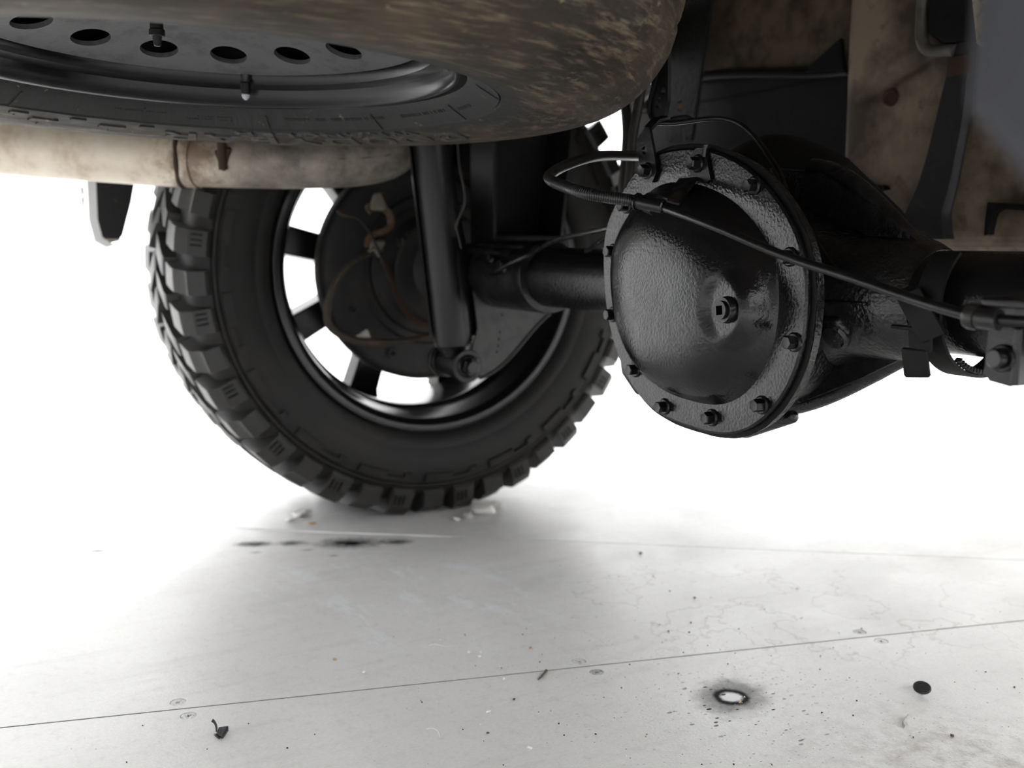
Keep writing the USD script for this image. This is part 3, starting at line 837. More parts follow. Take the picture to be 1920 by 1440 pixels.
# ribs and grooves of the tread band, notched shoulder
na = 240
th = np.arange(na) * 2 * np.pi / na
R = np.repeat(prof[:, :1], na, 1)
A = np.repeat(prof[:, 1:], na, 1)
for i in range(len(prof)):
    r0, a0 = prof[i]
    if r0 > 0.405:
        for g in (-0.062, -0.021, 0.021, 0.062):
            R[i] -= 0.006 * np.exp(-((a0 - g) / 0.0045) ** 2)
    if r0 > 0.395 and 0.045 < abs(a0) < 0.112:
        R[i] -= 0.0030 * np.clip(np.cos(th * 60 + np.sign(a0) * 1.0) * 4 - 2.6, 0, 1)
    if r0 > 0.36 and abs(a0) > 0.08:
        nz = meshkit.fbm(np.c_[np.cos(th) * 6, np.sin(th) * 6, np.full(na, a0 * 60)], 3, 4)
        R[i] += 0.0025 * (nz - 0.5)
ring = np.cos(th)[:, None] * SA + np.sin(th)[:, None] * SB
V = SC + R[:, :, None] * ring[None] + A[:, :, None] * SN
k = len(prof)
idx = np.arange(k * na).reshape(k, na)
F = []
for i in range(k):
    j = (i + 1) % k
    F += [np.c_[idx[i], np.roll(idx[i], -1), np.roll(idx[j], -1)], np.c_[idx[i], np.roll(idx[j], -1), idx[j]]]
sm = trimesh.Trimesh(V.reshape(-1, 3), np.vstack(F), process=False)
if sm.volume < 0:
    sm.invert()
stire = obj('tire', sm, 'spare_rubber', spare, smooth=60)


def side_a(r):
    """height of the lower sidewall at radius r"""
    pr = [p for p in body_p[:60]]
    rr, aa = zip(*([(0.264, 0.1208)] + sorted((p[0], p[1]) for p in pr if p[1] > 0.03 and p[0] > 0.291)))
    lo = [(0.2400, 0.1065), (0.2480, 0.1115), (0.2610, 0.1190)]
    if r < 0.2625:
        return float(np.interp(r, [q[0] for q in lo], [q[1] for q in lo]))
    return float(np.interp(r, rr, aa))


AM = np.linspace(0.236, 0.40, 200)
AV = NO([side_a(x) for x in AM])


def on_side(m, r_base, th_c, direction=1, lift=0.0, relief=0.0011):
    """lays flat lettering (x along the arc, y outwards) on the lower sidewall"""
    v = m.vertices
    out = []
    for x, y, z in v:
        r = r_base + y
        t = th_c + direction * x / r_base
        a = np.interp(r, AM, AV) + lift + (relief if z > 1e-9 else -0.002)
        out.append(spt(r, a, t))
    m = trimesh.Trimesh(NO(out), m.faces, process=False)
    if m.volume < 0:
        m.invert()
    return m


def refine(m, e):
    v, f = trimesh.remesh.subdivide_to_size(m.vertices, m.faces, e, max_iter=8)
    return trimesh.Trimesh(v, f, process=False)


def arc_text(text, height, r_base, th_start, spacing, direction, mat_name, name, bold=True, relief=0.0012, each=True, wide=1.0):
    x = 0.0
    made = []
    for ch in text:
        if ch == ' ':
            x += spacing * 0.7
            continue
        g = meshkit.text_mesh(ch, height, 0.001, bold)
        g.vertices[:, 0] *= wide
        wd = g.bounds[1][0] - g.bounds[0][0]
        g.apply_translation([x - g.bounds[0][0], 0, 0])
        x += wd + spacing * 0.22
        q = on_side(refine(g, height * 0.4), r_base, th_start, direction, 0, relief)
        if each:
            obj(name, q, mat_name, stire, smooth=False)
        made.append(q)
    if not each:
        obj(name, made, mat_name, stire, smooth=False)


arc_text('GOODYEAR', 0.0245, 0.2870, math.radians(-103.5), 0.040, -1, 'letter_rubber', 'letter', relief=0.0020, wide=1.75)
arc_text('WRANGLER', 0.0140, 0.2675, math.radians(-113.5), 0.022, -1, 'letter_rubber', 'letter', relief=0.0018, wide=1.9)
for j in range(12):
    t = math.radians(-61 - 30 * j)
    bar = refine(trimesh.creation.box((0.0016, 0.0205, 0.001)).apply_translation([0, 0.0105, 0.0005]), 0.006)
    obj('sidewall_rib', on_side(bar, 0.2405, t, 1, 0, 0.0014), 'spare_rubber', stire, smooth=False)
# fine moulded ticks beside the rim and stepped outlines on the far side
ticks = []
for t0, t1, r in ((-82, -89, 0.2465), (-95, -112, 0.2440), (-118, -146, 0.2440), (-160, -171, 0.2500), (-160, -169, 0.2455), (-176, -188, 0.2450)):
    for q in np.arange(t0, t1, -0.62):
        if rnd.random() < .8:
            b = trimesh.creation.box((0.0014, 0.0032, 0.001)).apply_translation([0, 0.0016, 0.0005])
            ticks.append(on_side(b, r, math.radians(q), 1, 0, 0.0007))
obj('moulded_tick', ticks, 'spare_rubber', stire, smooth=False, kind='stuff')
for t0, w, r, h in ((-189, .09, .284, .018), (-181, .05, .272, .012), (-196, .05, .270, .010), (-203, .09, .286, .020), (-209, .06, .272, .012), (-218, .09, .284, .016), (-226, .06, .272, .010), (-236, .10, .286, .020)):
    g = Polygon([(0, 0), (w * .3, 0), (w * .27, h), (w * .13, h), (w * .13, h * .55), (0, h * .55)])
    sh = refine(trimesh.creation.extrude_polygon(g, 0.001, engine='earcut'), 0.008)
    obj('sidewall_outline', on_side(sh, r, math.radians(t0), 1, 0, 0.0019), 'spare_rubber', stire, smooth=False)

rp = [(0.2345, 0.0985), (0.2350, 0.1035), (0.2330, 0.1068), (0.2290, 0.1075), (0.2240, 0.1060), (0.2200, 0.1020), (0.2180, 0.0960), (0.2165, 0.0900), (0.2110, 0.0875), (0.2060, 0.0860), (0.2035, 0.0820), (0.2025, 0.0760), (0.2020, 0.0690), (0.2010, 0.0500),
      (0.2000, 0.030), (0.1960, 0.0), (0.2000, -0.05), (0.2180, -0.085), (0.2240, -0.104), (0.2340, -0.106), (0.2345, -0.098), (0.2230, -0.085), (0.2050, -0.04), (0.2050, 0.06), (0.2240, 0.088)]
rp = NO(rp) - NO([0, 0.006])


def slathe(prof, n=144, closed=True):
    return lathe(prof, SC, SN, n, closed)


srim = obj('rim', slathe(rp), 'steel_rim', spare, smooth=40, label='black steel rim with round holes')
obj('rust_line', slathe([(0.2342, 0.1020), (0.2354, 0.1000), (0.2366, 0.1016), (0.2358, 0.1034)], 144), 'rust_edge', srim, label='thin rusty line around the rim edge')
# pressed disc with a ring of round holes
dp = [(0.2000, 0.058), (0.2000, 0.0680), (0.1985, 0.0715), (0.1950, 0.0712), (0.185, 0.0672), (0.160, 0.0596), (0.135, 0.0522), (0.112, 0.0460), (0.098, 0.0450), (0.086, 0.0500), (0.075, 0.0510), (0.056, 0.0480), (0.052, 0.051), (0.048, 0.051), (0.048, 0.047), (0.053, 0.043), (0.075, 0.0465),
      (0.085, 0.0455), (0.097, 0.0405), (0.113, 0.0412), (0.136, 0.0475), (0.161, 0.0548), (0.186, 0.0624), (0.1955, 0.0660), (0.1965, 0.058)]
disc = m3.Manifold(m3.Mesh(*(lambda m: (m.vertices.astype(np.float32), m.faces.astype(np.uint32)))(lathe(dp, (0, 0, 0), (0, 0, 1), 144, closed=True))))
for k in range(15):
    t = math.radians(107 + k * 24)
    # lathe frame of (0,0,1): a = unit(cross(z, x)) = y, b = cross(z, a) = -x
    disc = disc - m3.Manifold.cylinder(0.05, 0.0182, 0.0182, 28).translate([0, 0, -0.02]).rotate([0, -17, 0]).translate([0.160, 0, 0.058]).rotate([0, 0, math.degrees(t)])
dm = tm(disc)
dm.vertices = SC + dm.vertices[:, :1] * SA + dm.vertices[:, 1:2] * SB + dm.vertices[:, 2:] * SN
if dm.volume < 0:
    dm.invert()
obj('wheel_disc', dm, 'steel_disc', srim, smooth=30, label='grey dusty pressed disc with a ring of round holes')
vb = spt(0.2000, 0.066, math.radians(-154))
vd = unit(SN + 0.25 * (NO(SC) - vb) / np.linalg.norm(NO(SC) - vb) * 0 + 0.0 * SA)
obj('valve_stem', [cyl(vb, vb + vd * 0.013, 0.0062, 0.0046, 16), cyl(vb + vd * 0.012, vb + vd * 0.0135, .0058, n=16), cyl(vb + vd * 0.0135, vb + vd * 0.026, 0.0050, n=16, bevel=.0008)], 'hose_rubber', srim, label='black rubber valve stem')
obj('valve_cap', hull([(vb + vd * 0.0262, 0.0044), (vb + vd * 0.0285, 0.003)]), 'grey_plastic', srim, label='grey tip of the valve stem')

hoist = thing('spare_hoist', 'black hoist rod hanging down through the middle of the spare wheel', 'hoist rod', SC + NO([0, 0, -0.03]))
hb = NO([0.590, -0.5255, 0.6190])
obj('rod', [cyl(hb + NO([0, 0, 0.012]), hb + NO([0, 0, 0.19]), 0.0056, n=18), cyl(hb + NO([0, 0, 0.008]), hb + NO([0, 0, 0.014]), 0.0066, n=18, bevel=.0008)], 'dark_steel', hoist)
obj('rod_tip', cyl(hb, hb + NO([0, 0, 0.010]), 0.0030, 0.0042, n=14, bevel=.0008), 'dark_steel', hoist)
obj('crossbar', rbox(hb + NO([-0.05, -0.02, 0.185]), hb + NO([0.06, 0.05, 0.240]), .004), 'dark_steel', hoist)

# ------------------------------------------------------------------ exhaust tailpipe
pp = spline([(-0.30, -0.92, 0.612), (-0.169, -0.702, 0.598), (-0.113, -0.623, 0.588), (-0.035, -0.527, 0.578), (0.048, -0.414, 0.5680), (0.111, -0.319, 0.5635), (0.138, -0.236, 0.5645), (0.134, -0.169, 0.5710), (0.122, -0.123, 0.586), (0.108, -0.100, 0.613), (0.098, -0.085, 0.660), (0.088, -0.05, 0.73), (0.080, 0.06, 0.785), (0.050, 0.4, 0.80), (0.050, 1.15, 0.80)], 140)
tail = thing('exhaust_tailpipe', 'pale weathered exhaust tailpipe running between spare wheel and rear wheel', 'exhaust pipe', pp[30])
iw = int(np.argmin(np.abs(pp[:, 1] + 0.402)))
obj('tip_pipe', tube(pp[:iw + 2], 0.0385, smooth=False, sides=36, radii=[0.0375, 0.0385, 0.0390]), 'pipe', tail, smooth=50)
obj('rear_pipe', tube(pp[iw:], 0.0365, smooth=False, sides=36), 'pipe', tail, smooth=50)
ax = unit(pp[iw + 1] - pp[iw - 1])
wr = []
fa, fb2, _ = frame_of(ax)
cw = pp[iw]
wp = []
for q in np.linspace(0, 2 * math.pi, 40):
    wp.append(cw + (0.0378 + 0.0012 * math.sin(q * 7)) * (math.cos(q) * fa + math.sin(q) * fb2) + ax * 0.0022 * math.sin(q * 3 + 1))
obj('weld_ring', tube(wp, 0.0036, smooth=False, sides=10), 'dark_rust', tail, label='rusty weld ring around the pipe')
iw2 = int(np.argmin(np.abs(pp[:, 1] + 0.352)))
sd_ = unit(np.cross(ax, [0, 0, 1]))
obj('pipe_seam', tube([p + (0.0362 * math.cos(.06)) * unit(np.cross(pp[q + 1] - pp[q - 1], [0, 0, 1])) + NO([0, 0, 0.001]) for q, p in list(enumerate(pp))[iw + 12:iw + 52:2]], 0.0007, smooth=False, sides=6), 'dark_rust', tail, label='thin dark seam along the pipe')
ct = pp[iw2]
side = unit(np.cross(ax, [0, 0, 1]))
obj('hanger_rod', tube([ct + side * 0.0375 + NO([0, 0, 0.075]), ct + side * 0.0385 + NO([0, 0, 0.03]), ct + side * 0.0385 + NO([0, 0, 0.0]), ct + side * 0.0365 + NO([0, 0, -0.014])], 0.0062, sides=12), 'dark_rust', tail, label='rusty hanger rod welded to the pipe')
obj('hanger_weld', hull([(ct + side * 0.035 + ax * 0.008 + NO([0, 0, 0.012]), .004), (ct + side * 0.0345 - ax * 0.008 + NO([0, 0, 0.008]), .004), (ct + side * 0.035 + NO([0, 0, -0.012]), .004)]), 'dark_rust', tail)

# ------------------------------------------------------------------ rear axle housing
axle = thing('rear_axle', 'glossy black rear axle housing with webbed centre casting', 'axle', (XC, 0, 0.408))
ZA = 0.408
FL = NO([(0.625, 0.435), (0.629, 0.473), (0.648, 0.495), (0.697, 0.534), (0.726, 0.539), (0.773, 0.538), (0.817, 0.527), (0.851, 0.510), (0.881, 0.485), (0.903, 0.457), (0.914, 0.423), (0.914, 0.393), (0.906, 0.353), (0.886, 0.321), (0.862, 0.299), (0.828, 0.285), (0.776, 0.283), (0.727, 0.288), (0.681, 0.308), (0.652, 0.341), (0.632, 0.384)])
FC = NO([0.772, 0.411])
PHI = np.linspace(0, 2 * np.pi, 180, endpoint=False)
_a = np.arctan2(FL[:, 1] - FC[1], FL[:, 0] - FC[0])
_r = np.hypot(*(FL - FC).T)
_o = np.argsort(_a)
_aa, _rr = _a[_o], _r[_o]
FR_ = CubicSpline(np.r_[_aa, _aa[0] + 2 * np.pi], np.r_[_rr, _rr[0]], bc_type='periodic')
from scipy.ndimage import gaussian_filter1d
FRAD = gaussian_filter1d(FR_(np.where(PHI > _aa[-1], PHI, PHI)), 3, mode='wrap')


def flange_ring(scale_off, y, dz=0.0, f=1.0):
    r = (FRAD + scale_off) * f
    return np.c_[FC[0] + r * np.cos(PHI), np.full(len(PHI), y), FC[1] + dz + r * np.sin(PHI)]


# casting behind the cover: rim, belly, and the nose that runs forward to the propeller shaft
carrier = loft([flange_ring(0.000, -0.0835), flange_ring(0.0025, -0.0815), flange_ring(0.0025, -0.0745), flange_ring(-0.010, -0.070), flange_ring(-0.024, -0.045, -.002), flange_ring(-0.030, 0.00, -.006), flange_ring(-0.032, 0.06, -.012, .95),
                flange_ring(-0.034, 0.10, -.016, .86), flange_ring(-0.03, 0.16, -.022, .62), flange_ring(-0.03, 0.22, -.024, .52), flange_ring(-0.03, 0.30, -.026, .50), flange_ring(-0.03, 0.305, -.026, .44)])
bumpy = meshkit.fbm(carrier.vertices * 40, 2, 3) - 0.5
obj('centre_casting', carrier, 'black_cast', axle, smooth=40)
# ragged gasket edge squeezed out of the joint
obj('gasket', loft([flange_ring(0.0016, -0.0870), flange_ring(0.0046 + 0.0012 * meshkit.noise(np.c_[np.cos(PHI) * 9, np.sin(PHI) * 9, PHI * 0]), -0.0858), flange_ring(0.0016, -0.0838)]), 'black_matte', axle)
knobs = [((0.652, -0.074, 0.322), .010), ((0.642, -0.074, 0.337), .006), ((0.668, -0.074, 0.303), .006)]
obj('casting_lug', hull(knobs), 'black_cast', axle)
obj('casting_lug', hull([((0.742, -0.066, 0.284), .006), ((0.782, -0.050, 0.279), .0085), ((0.800, -0.046, 0.2795), .008), ((0.862, -0.050, 0.302), .006)]), 'black_cast', axle)
obj('nose_cover', hull([((0.640, 0.13, 0.490), .085), ((0.680, 0.13, 0.480), .08), ((0.70, 0.2, 0.45), .06)], 40), 'black_matte', axle, smooth=40)


def web(pts, y0, y1, name='web'):
    obj(name, xz_plate(pts, y0, y1), 'black_cast', axle, smooth=25)


web([(0.78, 0.524), (0.846, 0.515), (0.90, 0.487), (0.958, 0.452), (0.958, 0.40), (0.78, 0.40)], -0.010, 0.012)
web([(0.76, 0.292), (0.815, 0.300), (0.90, 0.338), (0.956, 0.367), (0.956, 0.41), (0.76, 0.41)], -0.010, 0.012)
obj('web_rim', tube([(0.785, 0.004, 0.294), (0.820, 0.004, 0.303), (0.88, 0.004, 0.330), (0.946, 0.004, 0.367)], 0.0085, sides=12), 'black_cast', axle)
obj('web_rim', tube([(0.82, 0.004, 0.522), (0.85, 0.004, 0.515), (0.90, 0.004, 0.484), (0.946, 0.004, 0.447)], 0.0085, sides=12), 'black_cast', axle)
web([(0.72, 0.520), (0.66, 0.50), (0.585, 0.450), (0.585, 0.41), (0.72, 0.41)], -0.008, 0.010)
web([(0.72, 0.290), (0.66, 0.312), (0.585, 0.364), (0.585, 0.41), (0.72, 0.41)], -0.008, 0.010)
# necks and tubes
obj('neck', lathe([(0, 0), (0.070, 0), (0.062, 0.03), (0.0535, 0.055), (0.0510, 0.095), (0.0495, 0.108), (0.0445, 0.118), (0.041, 0.124), (0, 0.124)], (0.845, 0, ZA), (1, 0, 0), 48), 'black_cast', axle, smooth=40)
obj('seam_rib', rbox((0.868, -0.0545, 0.4045), (0.940, -0.046, 0.4075), .0013), 'black_cast', axle)
obj('seam_rib', rbox((0.590, -0.0535, 0.3985), (0.632, -0.046, 0.4015), .0013), 'black_cast', axle)
obj('plug_weld', lathe([(0, 0), (0.013, 0), (0.0125, 0.004), (0.010, 0.006), (0, 0.0065)], (0.904, -0.044, 0.378), unit((0.1, -0.85, -0.5)), 24), 'black_cast', axle)
obj('plug_weld', hull([((0.897, -0.050, 0.390), .0045), ((0.909, -0.049, 0.389), .0055), ((0.916, -0.046, 0.382), .003)]), 'black_cast', axle)
obj('neck', lathe([(0, 0), (0.066, 0), (0.058, 0.03), (0.051, 0.055), (0.0495, 0.085), (0.0505, 0.090), (0.0490, 0.104), (0.0400, 0.112), (0, 0.112)], (0.690, 0, ZA), (-1, 0, 0), 48), 'black_cast', axle, smooth=40)
obj('plug_weld', lathe([(0, 0), (0.012, 0), (0.011, 0.004), (0.008, 0.006), (0, 0.0065)], (0.607, -0.040, 0.432), unit((0, -0.86, 0.5)), 24), 'black_cast', axle)
obj('axle_tube', cyl((0.05, 0, ZA), (0.60, 0, ZA), 0.0390, n=56), 'black_gloss', axle)
obj('axle_tube', cyl((0.94, 0, ZA), (1.50, 0, ZA), 0.0405, n=56), 'black_gloss', axle)
obj('tube_flange', lathe([(0, 0), (0.085, 0), (0.088, 0.006), (0.085, 0.014), (0.06, 0.016), (0.045, 0.03), (0, 0.03)], (0.03, 0, ZA), (1, 0, 0), 48), 'shield_steel', axle)
# saddle on the left tube under the spring
obj('spring_saddle', [lathe([(0.0392, 0), (0.0475, 0.001), (0.0485, 0.012), (0.0485, 0.20), (0.0475, 0.211), (0.0392, 0.212)], (0.155, 0, ZA), (1, 0, 0), 48, closed=True), rbox((0.17, -0.03, 0.438), (0.34, 0.03, 0.4525), .005)], 'black_paint', axle)
obj('saddle_bolt', hex_bolt((0.322, -0.046, 0.423), (0, -1, 0.2), .011, .007, .009), 'bolt_black', axle)
obj('saddle_bolt', hex_bolt((0.289, -0.047, 0.432), (0, -1, 0.35), .008, .006, .006), 'bolt_black', axle)
# ears that carry the shock absorber
ear = [(-0.060, 0.2635), (-0.050, 0.2575), (-0.034, 0.258), (-0.005, 0.269), (0.048, 0.316), (0.085, 0.347), (0.085, 0.372), (0.03, 0.41), (-0.03, 0.41), (-0.043, 0.385), (-0.036, 0.33), (-0.045, 0.30), (-0.066, 0.29), (-0.071, 0.276)]
obj('shock_ear', [yz_plate(ear, 0.2185, 0.2230), tube([(0.2225, -0.034, 0.2585), (0.2225, -0.005, 0.2695), (0.2225, 0.048, 0.3165), (0.2225, 0.085, 0.3475)], .0030, sides=8)], 'bracket_steel', axle, smooth=25)
STAMP = [(0.004, 0.349), (0.0, 0.324), (-0.002, 0.314), (-0.003, 0.304), (-0.005, 0.295)]
ear2 = [(-0.082, 0.272), (-0.070, 0.256), (-0.050, 0.252), (0.0, 0.27), (0.05, 0.33), (0.03, 0.40), (-0.03, 0.40), (-0.05, 0.32), (-0.078, 0.292)]
obj('shock_ear', yz_plate(ear2, 0.1475, 0.1525), 'bracket_steel', axle, smooth=25)
for y_, z_ in STAMP:
    obj('stamp_mark', rbox((0.2226, y_ - .0012, z_ - .0022), (0.2236, y_ + .0012, z_ + .0022), .0004), 'black_matte', axle, smooth=False)
obj('ear_gusset', rbox((0.150, -0.030, 0.318), (0.2185, -0.024, 0.40), .002), 'black_matte', axle)
# clamp that circles the right tube, with a serrated band under it
cb = []
for q in np.linspace(math.radians(60), math.radians(330), 44):
    cb.append(NO([0.985 + 0.012 * math.cos(q), 0.056 * math.cos(q), ZA - 0.004 + 0.056 * math.sin(q)]))
clampx = thing('tube_clamp', 'black serrated band clamp around the right axle tube', 'clamp', (0.99, 0, 0.345))
ring_c = []
obj('band', strip([(1.000, 0.0535 * math.cos(q), ZA - 0.002 + 0.0535 * math.sin(q)) for q in np.linspace(math.radians(130), math.radians(400), 50)], (1, 0, 0), 0.022, 0.0025), 'black_matte', clampx)
for q in np.linspace(math.radians(232), math.radians(330), 24):
    p = NO([1.0135, 0.0505 * math.cos(q), ZA - 0.002 + 0.0505 * math.sin(q)])
    d = NO([0, -math.cos(q), -math.sin(q)])
    ring_c.append(hull([(p, .0013), (p + d * 0.0022, .0009), (p + NO([-.004, 0, 0]), .0013), (p + d * 0.0022 + NO([-.004, 0, 0]), .0009)], 6))
obj('serration', ring_c, 'bracket_steel', clampx, kind='stuff')
obj('buckle', strip([(0.972, -0.050, 0.4180), (0.985, -0.058, 0.4165), (0.996, -0.0615, 0.4060), (1.006, -0.0620, 0.3940), (1.011, -0.060, 0.3850)], unit((0.93, 0.0, 0.37)), 0.022, 0.0025), 'black_matte', clampx)
obj('buckle', hull([((0.9885, -0.0565, 0.388), .002), ((1.0055, -0.0565, 0.387), .002), ((0.9900, -0.0565, 0.3765), .002), ((1.0060, -0.0565, 0.3755), .002), ((0.99, -0.0515, 0.382), .002)], 8), 'black_matte', clampx)
obj('buckle', hull([((0.9835, -0.0575, 0.3735), .002), ((1.0030, -0.0575, 0.3735), .002), ((0.9845, -0.0540, 0.354), .002), ((1.0030, -0.0530, 0.356), .002)], 8), 'black_matte', clampx)
obj('clip_pin', cyl((0.973, -0.0590, 0.3905), (0.996, -0.0590, 0.3905), .0020, n=12), 'black_matte', clampx)
obj('spring_wire', tube([(0.950, -0.056, 0.4260), (0.958, -0.0565, 0.4200), (0.966, -0.056, 0.4170), (0.976, -0.0545, 0.4170)], .0014, 20, 8), 'black_matte', clampx)

# ------------------------------------------------------------------ differential cover
cover = thing('differential_cover', 'domed black differential cover bolted to the axle housing', 'axle cover', (FC[0], -0.09, 0.283))
pl = Polygon(flange_ring(0.0, 0)[:, [0, 2]])
fl_m = loft([flange_ring(-0.0002, -0.0868), flange_ring(0.0008, -0.0878), flange_ring(0.0008, -0.0908), flange_ring(-0.0012, -0.0922), flange_ring(-0.030, -0.0922), flange_ring(-0.034, -0.0900)], True, True)
obj('flange', fl_m, 'black_gloss', cover, smooth=30, label='flat bolted rim of the cover')
S = np.r_[np.linspace(0, 0.45, 12), np.linspace(0.465, 1.0, 44)]
DB = gaussian_filter1d(FRAD - 0.0265 + 0.004 * np.cos(PHI + 2.2), 4, mode='wrap')
DO = NO([-0.004, -0.004])
H = 0.040
PLUG = NO([0.8560, 0.3985])
PY = -0.1225
rings = []
for s in S:
    x = FC[0] + DO[0] * (1 - s) + s * DB * np.cos(PHI)
    z = FC[1] + DO[1] * (1 - s) + s * DB * np.sin(PHI)
    h = H * (1 - s ** 4.6)
    tq = min(1.0, (1 - s) / 0.10)
    h = h * (0.25 + 0.75 * tq) if tq < 1 else h
    h = h + 0.004 * math.exp(-((1 - s) / 0.05) ** 2) * 0
    # flat pad pressed in around the drain plug
    d = np.hypot((x - PLUG[0]) * 1.0 + 0.003, (z - PLUG[1]) * 0.82)
    w = np.clip((0.0290 - d) / 0.0120, 0, 1)
    w = w * w * (3 - 2 * w)
    h = h * (1 - w) + (-(PY) - 0.0905) * w
    rings.append(np.c_[x, -0.0905 - h, z])
rings.append(np.c_[rings[-1][:, 0], np.full(len(PHI), -0.0885), rings[-1][:, 2]])
obj('dome', loft(rings[1:], True, False), 'black_gloss', cover, smooth=60, label='bulging dome of the cover')
pg = m3.Manifold.cylinder(0.0075, 0.0118, 0.0108, 40) + m3.Manifold.cylinder(0.0100, 0.0085, 0.0078, 40)
sq = m3.Manifold.cube([0.0078, 0.0078, 0.012], True).rotate([0, 0, 8]).translate([0, 0, 0.0100])
pgm = tm(pg - sq)
pgm.vertices = np.c_[PLUG[0] + pgm.vertices[:, 0], PY + 0.001 - pgm.vertices[:, 2], PLUG[1] + pgm.vertices[:, 1]]
if pgm.volume < 0:
    pgm.invert()
obj('drain_plug', pgm, 'bolt_black', cover, smooth=30, label='drain plug with square socket')
BOLTS = [(0.704, 0.523), (0.779, 0.525), (0.850, 0.502), (0.895, 0.443), (0.904, 0.374), (0.869, 0.317), (0.805, 0.296), (0.735, 0.296), (0.686, 0.327), (0.643, 0.445), (0.666, 0.491), (0.645, 0.380)]
for i, (x, z) in enumerate(BOLTS):
    yb = -0.0922 - (0.003 if i in (0, 1) else 0)
    obj('bolt', hex_bolt((x, yb, z), (0, -1, 0), 0.0102, 0.0078, 0.0082, rot=rnd.random()), 'bolt_black', cover, smooth=25)

# ------------------------------------------------------------------ brackets, hoses and lines about the cover
tab = thing('hose_tab', 'flat black steel tab with a round hole bolted to the cover rim', 'bracket', (0.704, -0.0965, 0.515))
t2 = [(0.712, 0.5115), (0.7185, 0.5215), (0.7165, 0.531), (0.7055, 0.5635), (0.6990, 0.5650), (0.6845, 0.5525), (0.6935, 0.5180), (0.700, 0.512)]
obj('plate', xz_plate(t2, -0.0928, -0.0958, [Point(0.6985, 0.5430).buffer(0.0042, 12)]), 'black_paint', tab, smooth=20)
obj('upper_bend', strip([(0.7020, -0.094, 0.5635), (0.7060, -0.088, 0.571), (0.709, -0.078, 0.574)], (1, 0, -0.2), 0.012, 0.0026), 'black_paint', tab)

arm = thing('hose_bracket', 'small black arm bracket from the top cover bolt to the hose clip', 'bracket', (0.785, -0.12, 0.50))
obj('foot', xz_plate([(0.768, 0.513), (0.768, 0.533), (0.775, 0.5385), (0.785, 0.5385), (0.790, 0.531), (0.7935, 0.520), (0.797, 0.510), (0.790, 0.507)], -0.0925, -0.0952), 'black_paint', arm, smooth=20)
obj('tip', cyl((0.7865, -0.0945, 0.530), (0.7885, -0.0945, 0.5415), .0024, n=10, bevel=.0006), 'black_paint', arm)
obj('arm', hull([((0.7535, -0.0955, 0.5115), .0018), ((0.7780, -0.0955, 0.5115), .0018), ((0.8030, -0.147, 0.4905), .0018), ((0.8075, -0.139, 0.4880), .0018)], 8), 'black_paint', arm, smooth=20)
obj('clip', [lathe([(0.0062, -0.006), (0.0088, -0.006), (0.0088, 0.006), (0.0062, 0.006)], (0.7990, -0.1600, 0.4872), (0.93, 0.12, -0.3), 24, closed=True), hull([((0.7935, -0.1700, 0.4835), .0016), ((0.7935, -0.1700, 0.4930), .0016), ((0.8025, -0.1600, 0.4945), .0016), ((0.8060, -0.1510, 0.4915), .0016)], 8)], 'black_paint', arm)

hose = thing('brake_hose', 'looping black rubber brake hose beside the differential cover', 'hose', (0.70, -0.16, 0.48))
hp = [(0.801, -0.160, 0.4870), (0.783, -0.1810, 0.4915), (0.766, -0.206, 0.4965), (0.735, -0.208, 0.5035), (0.700, -0.200, 0.5100), (0.668, -0.184, 0.5185), (0.655, -0.160, 0.5285), (0.648, -0.132, 0.5370), (0.632, -0.098, 0.5425), (0.612, -0.060, 0.5455), (0.597, -0.030, 0.5475), (0.580, 0.0, 0.549)]
obj('rubber_hose', tube(hp, 0.0052, 110, 16), 'hose_rubber', hose)
sp = spline(hp, 400)
coil = []
for i in range(14, 130, 2):
    coil.append(lathe([(0.0050, -0.0006), (0.00550, -0.0002), (0.00550, 0.0002), (0.0050, 0.0006)], sp[i], sp[i + 1] - sp[i], 16, closed=True))
obj('spring_guard', coil, 'black_paint', hose, kind='stuff')
obj('ferrule', [cyl((0.8155, -0.1600, 0.4845), (0.789, -0.1725, 0.4900), 0.0060, n=20, bevel=.001), cyl((0.793, -0.1708, 0.4892), (0.7915, -0.1714, 0.4896), .0076, n=20)], 'black_paint', hose)

line = thing('brake_cable', 'long straight black cable crossing the cover towards the right axle tube', 'cable', (0.95, -0.15, 0.44))
cp = [(0.8110, -0.1610, 0.4853), (0.8400, -0.1590, 0.4775), (0.8710, -0.1555, 0.4685), (0.9330, -0.1370, 0.4452), (0.9950, -0.1290, 0.4297), (1.0420, -0.1270, 0.4183), (1.0800, -0.1290, 0.4112), (1.1000, -0.1290, 0.4085), (1.1260, -0.1260, 0.4080), (1.17, -0.118, 0.409), (1.30, -0.08, 0.42)]
obj('sheath', tube(cp, 0.0036, 140, 14), 'black_paint', line)
cq = spline(cp, 300)
ix = [int(np.argmin(np.abs(cq[:, 0] - x))) for x in (1.0935, 1.1005, 1.1080)]
obj('grommet', [lathe([(0.003, -0.0035), (0.0078, -0.0035), (0.0086, -0.0015), (0.0086, 0.002), (0.0078, 0.0038), (0.003, 0.0038)], cq[i], cq[i + 2] - cq[i], 24, closed=True) for i in ix[:1]] +
    [lathe([(0.003, -0.003), (0.0068, -0.003), (0.0068, 0.004), (0.003, 0.004)], cq[i], cq[i + 2] - cq[i], 24, closed=True) for i in ix[1:]], 'hose_rubber', line)

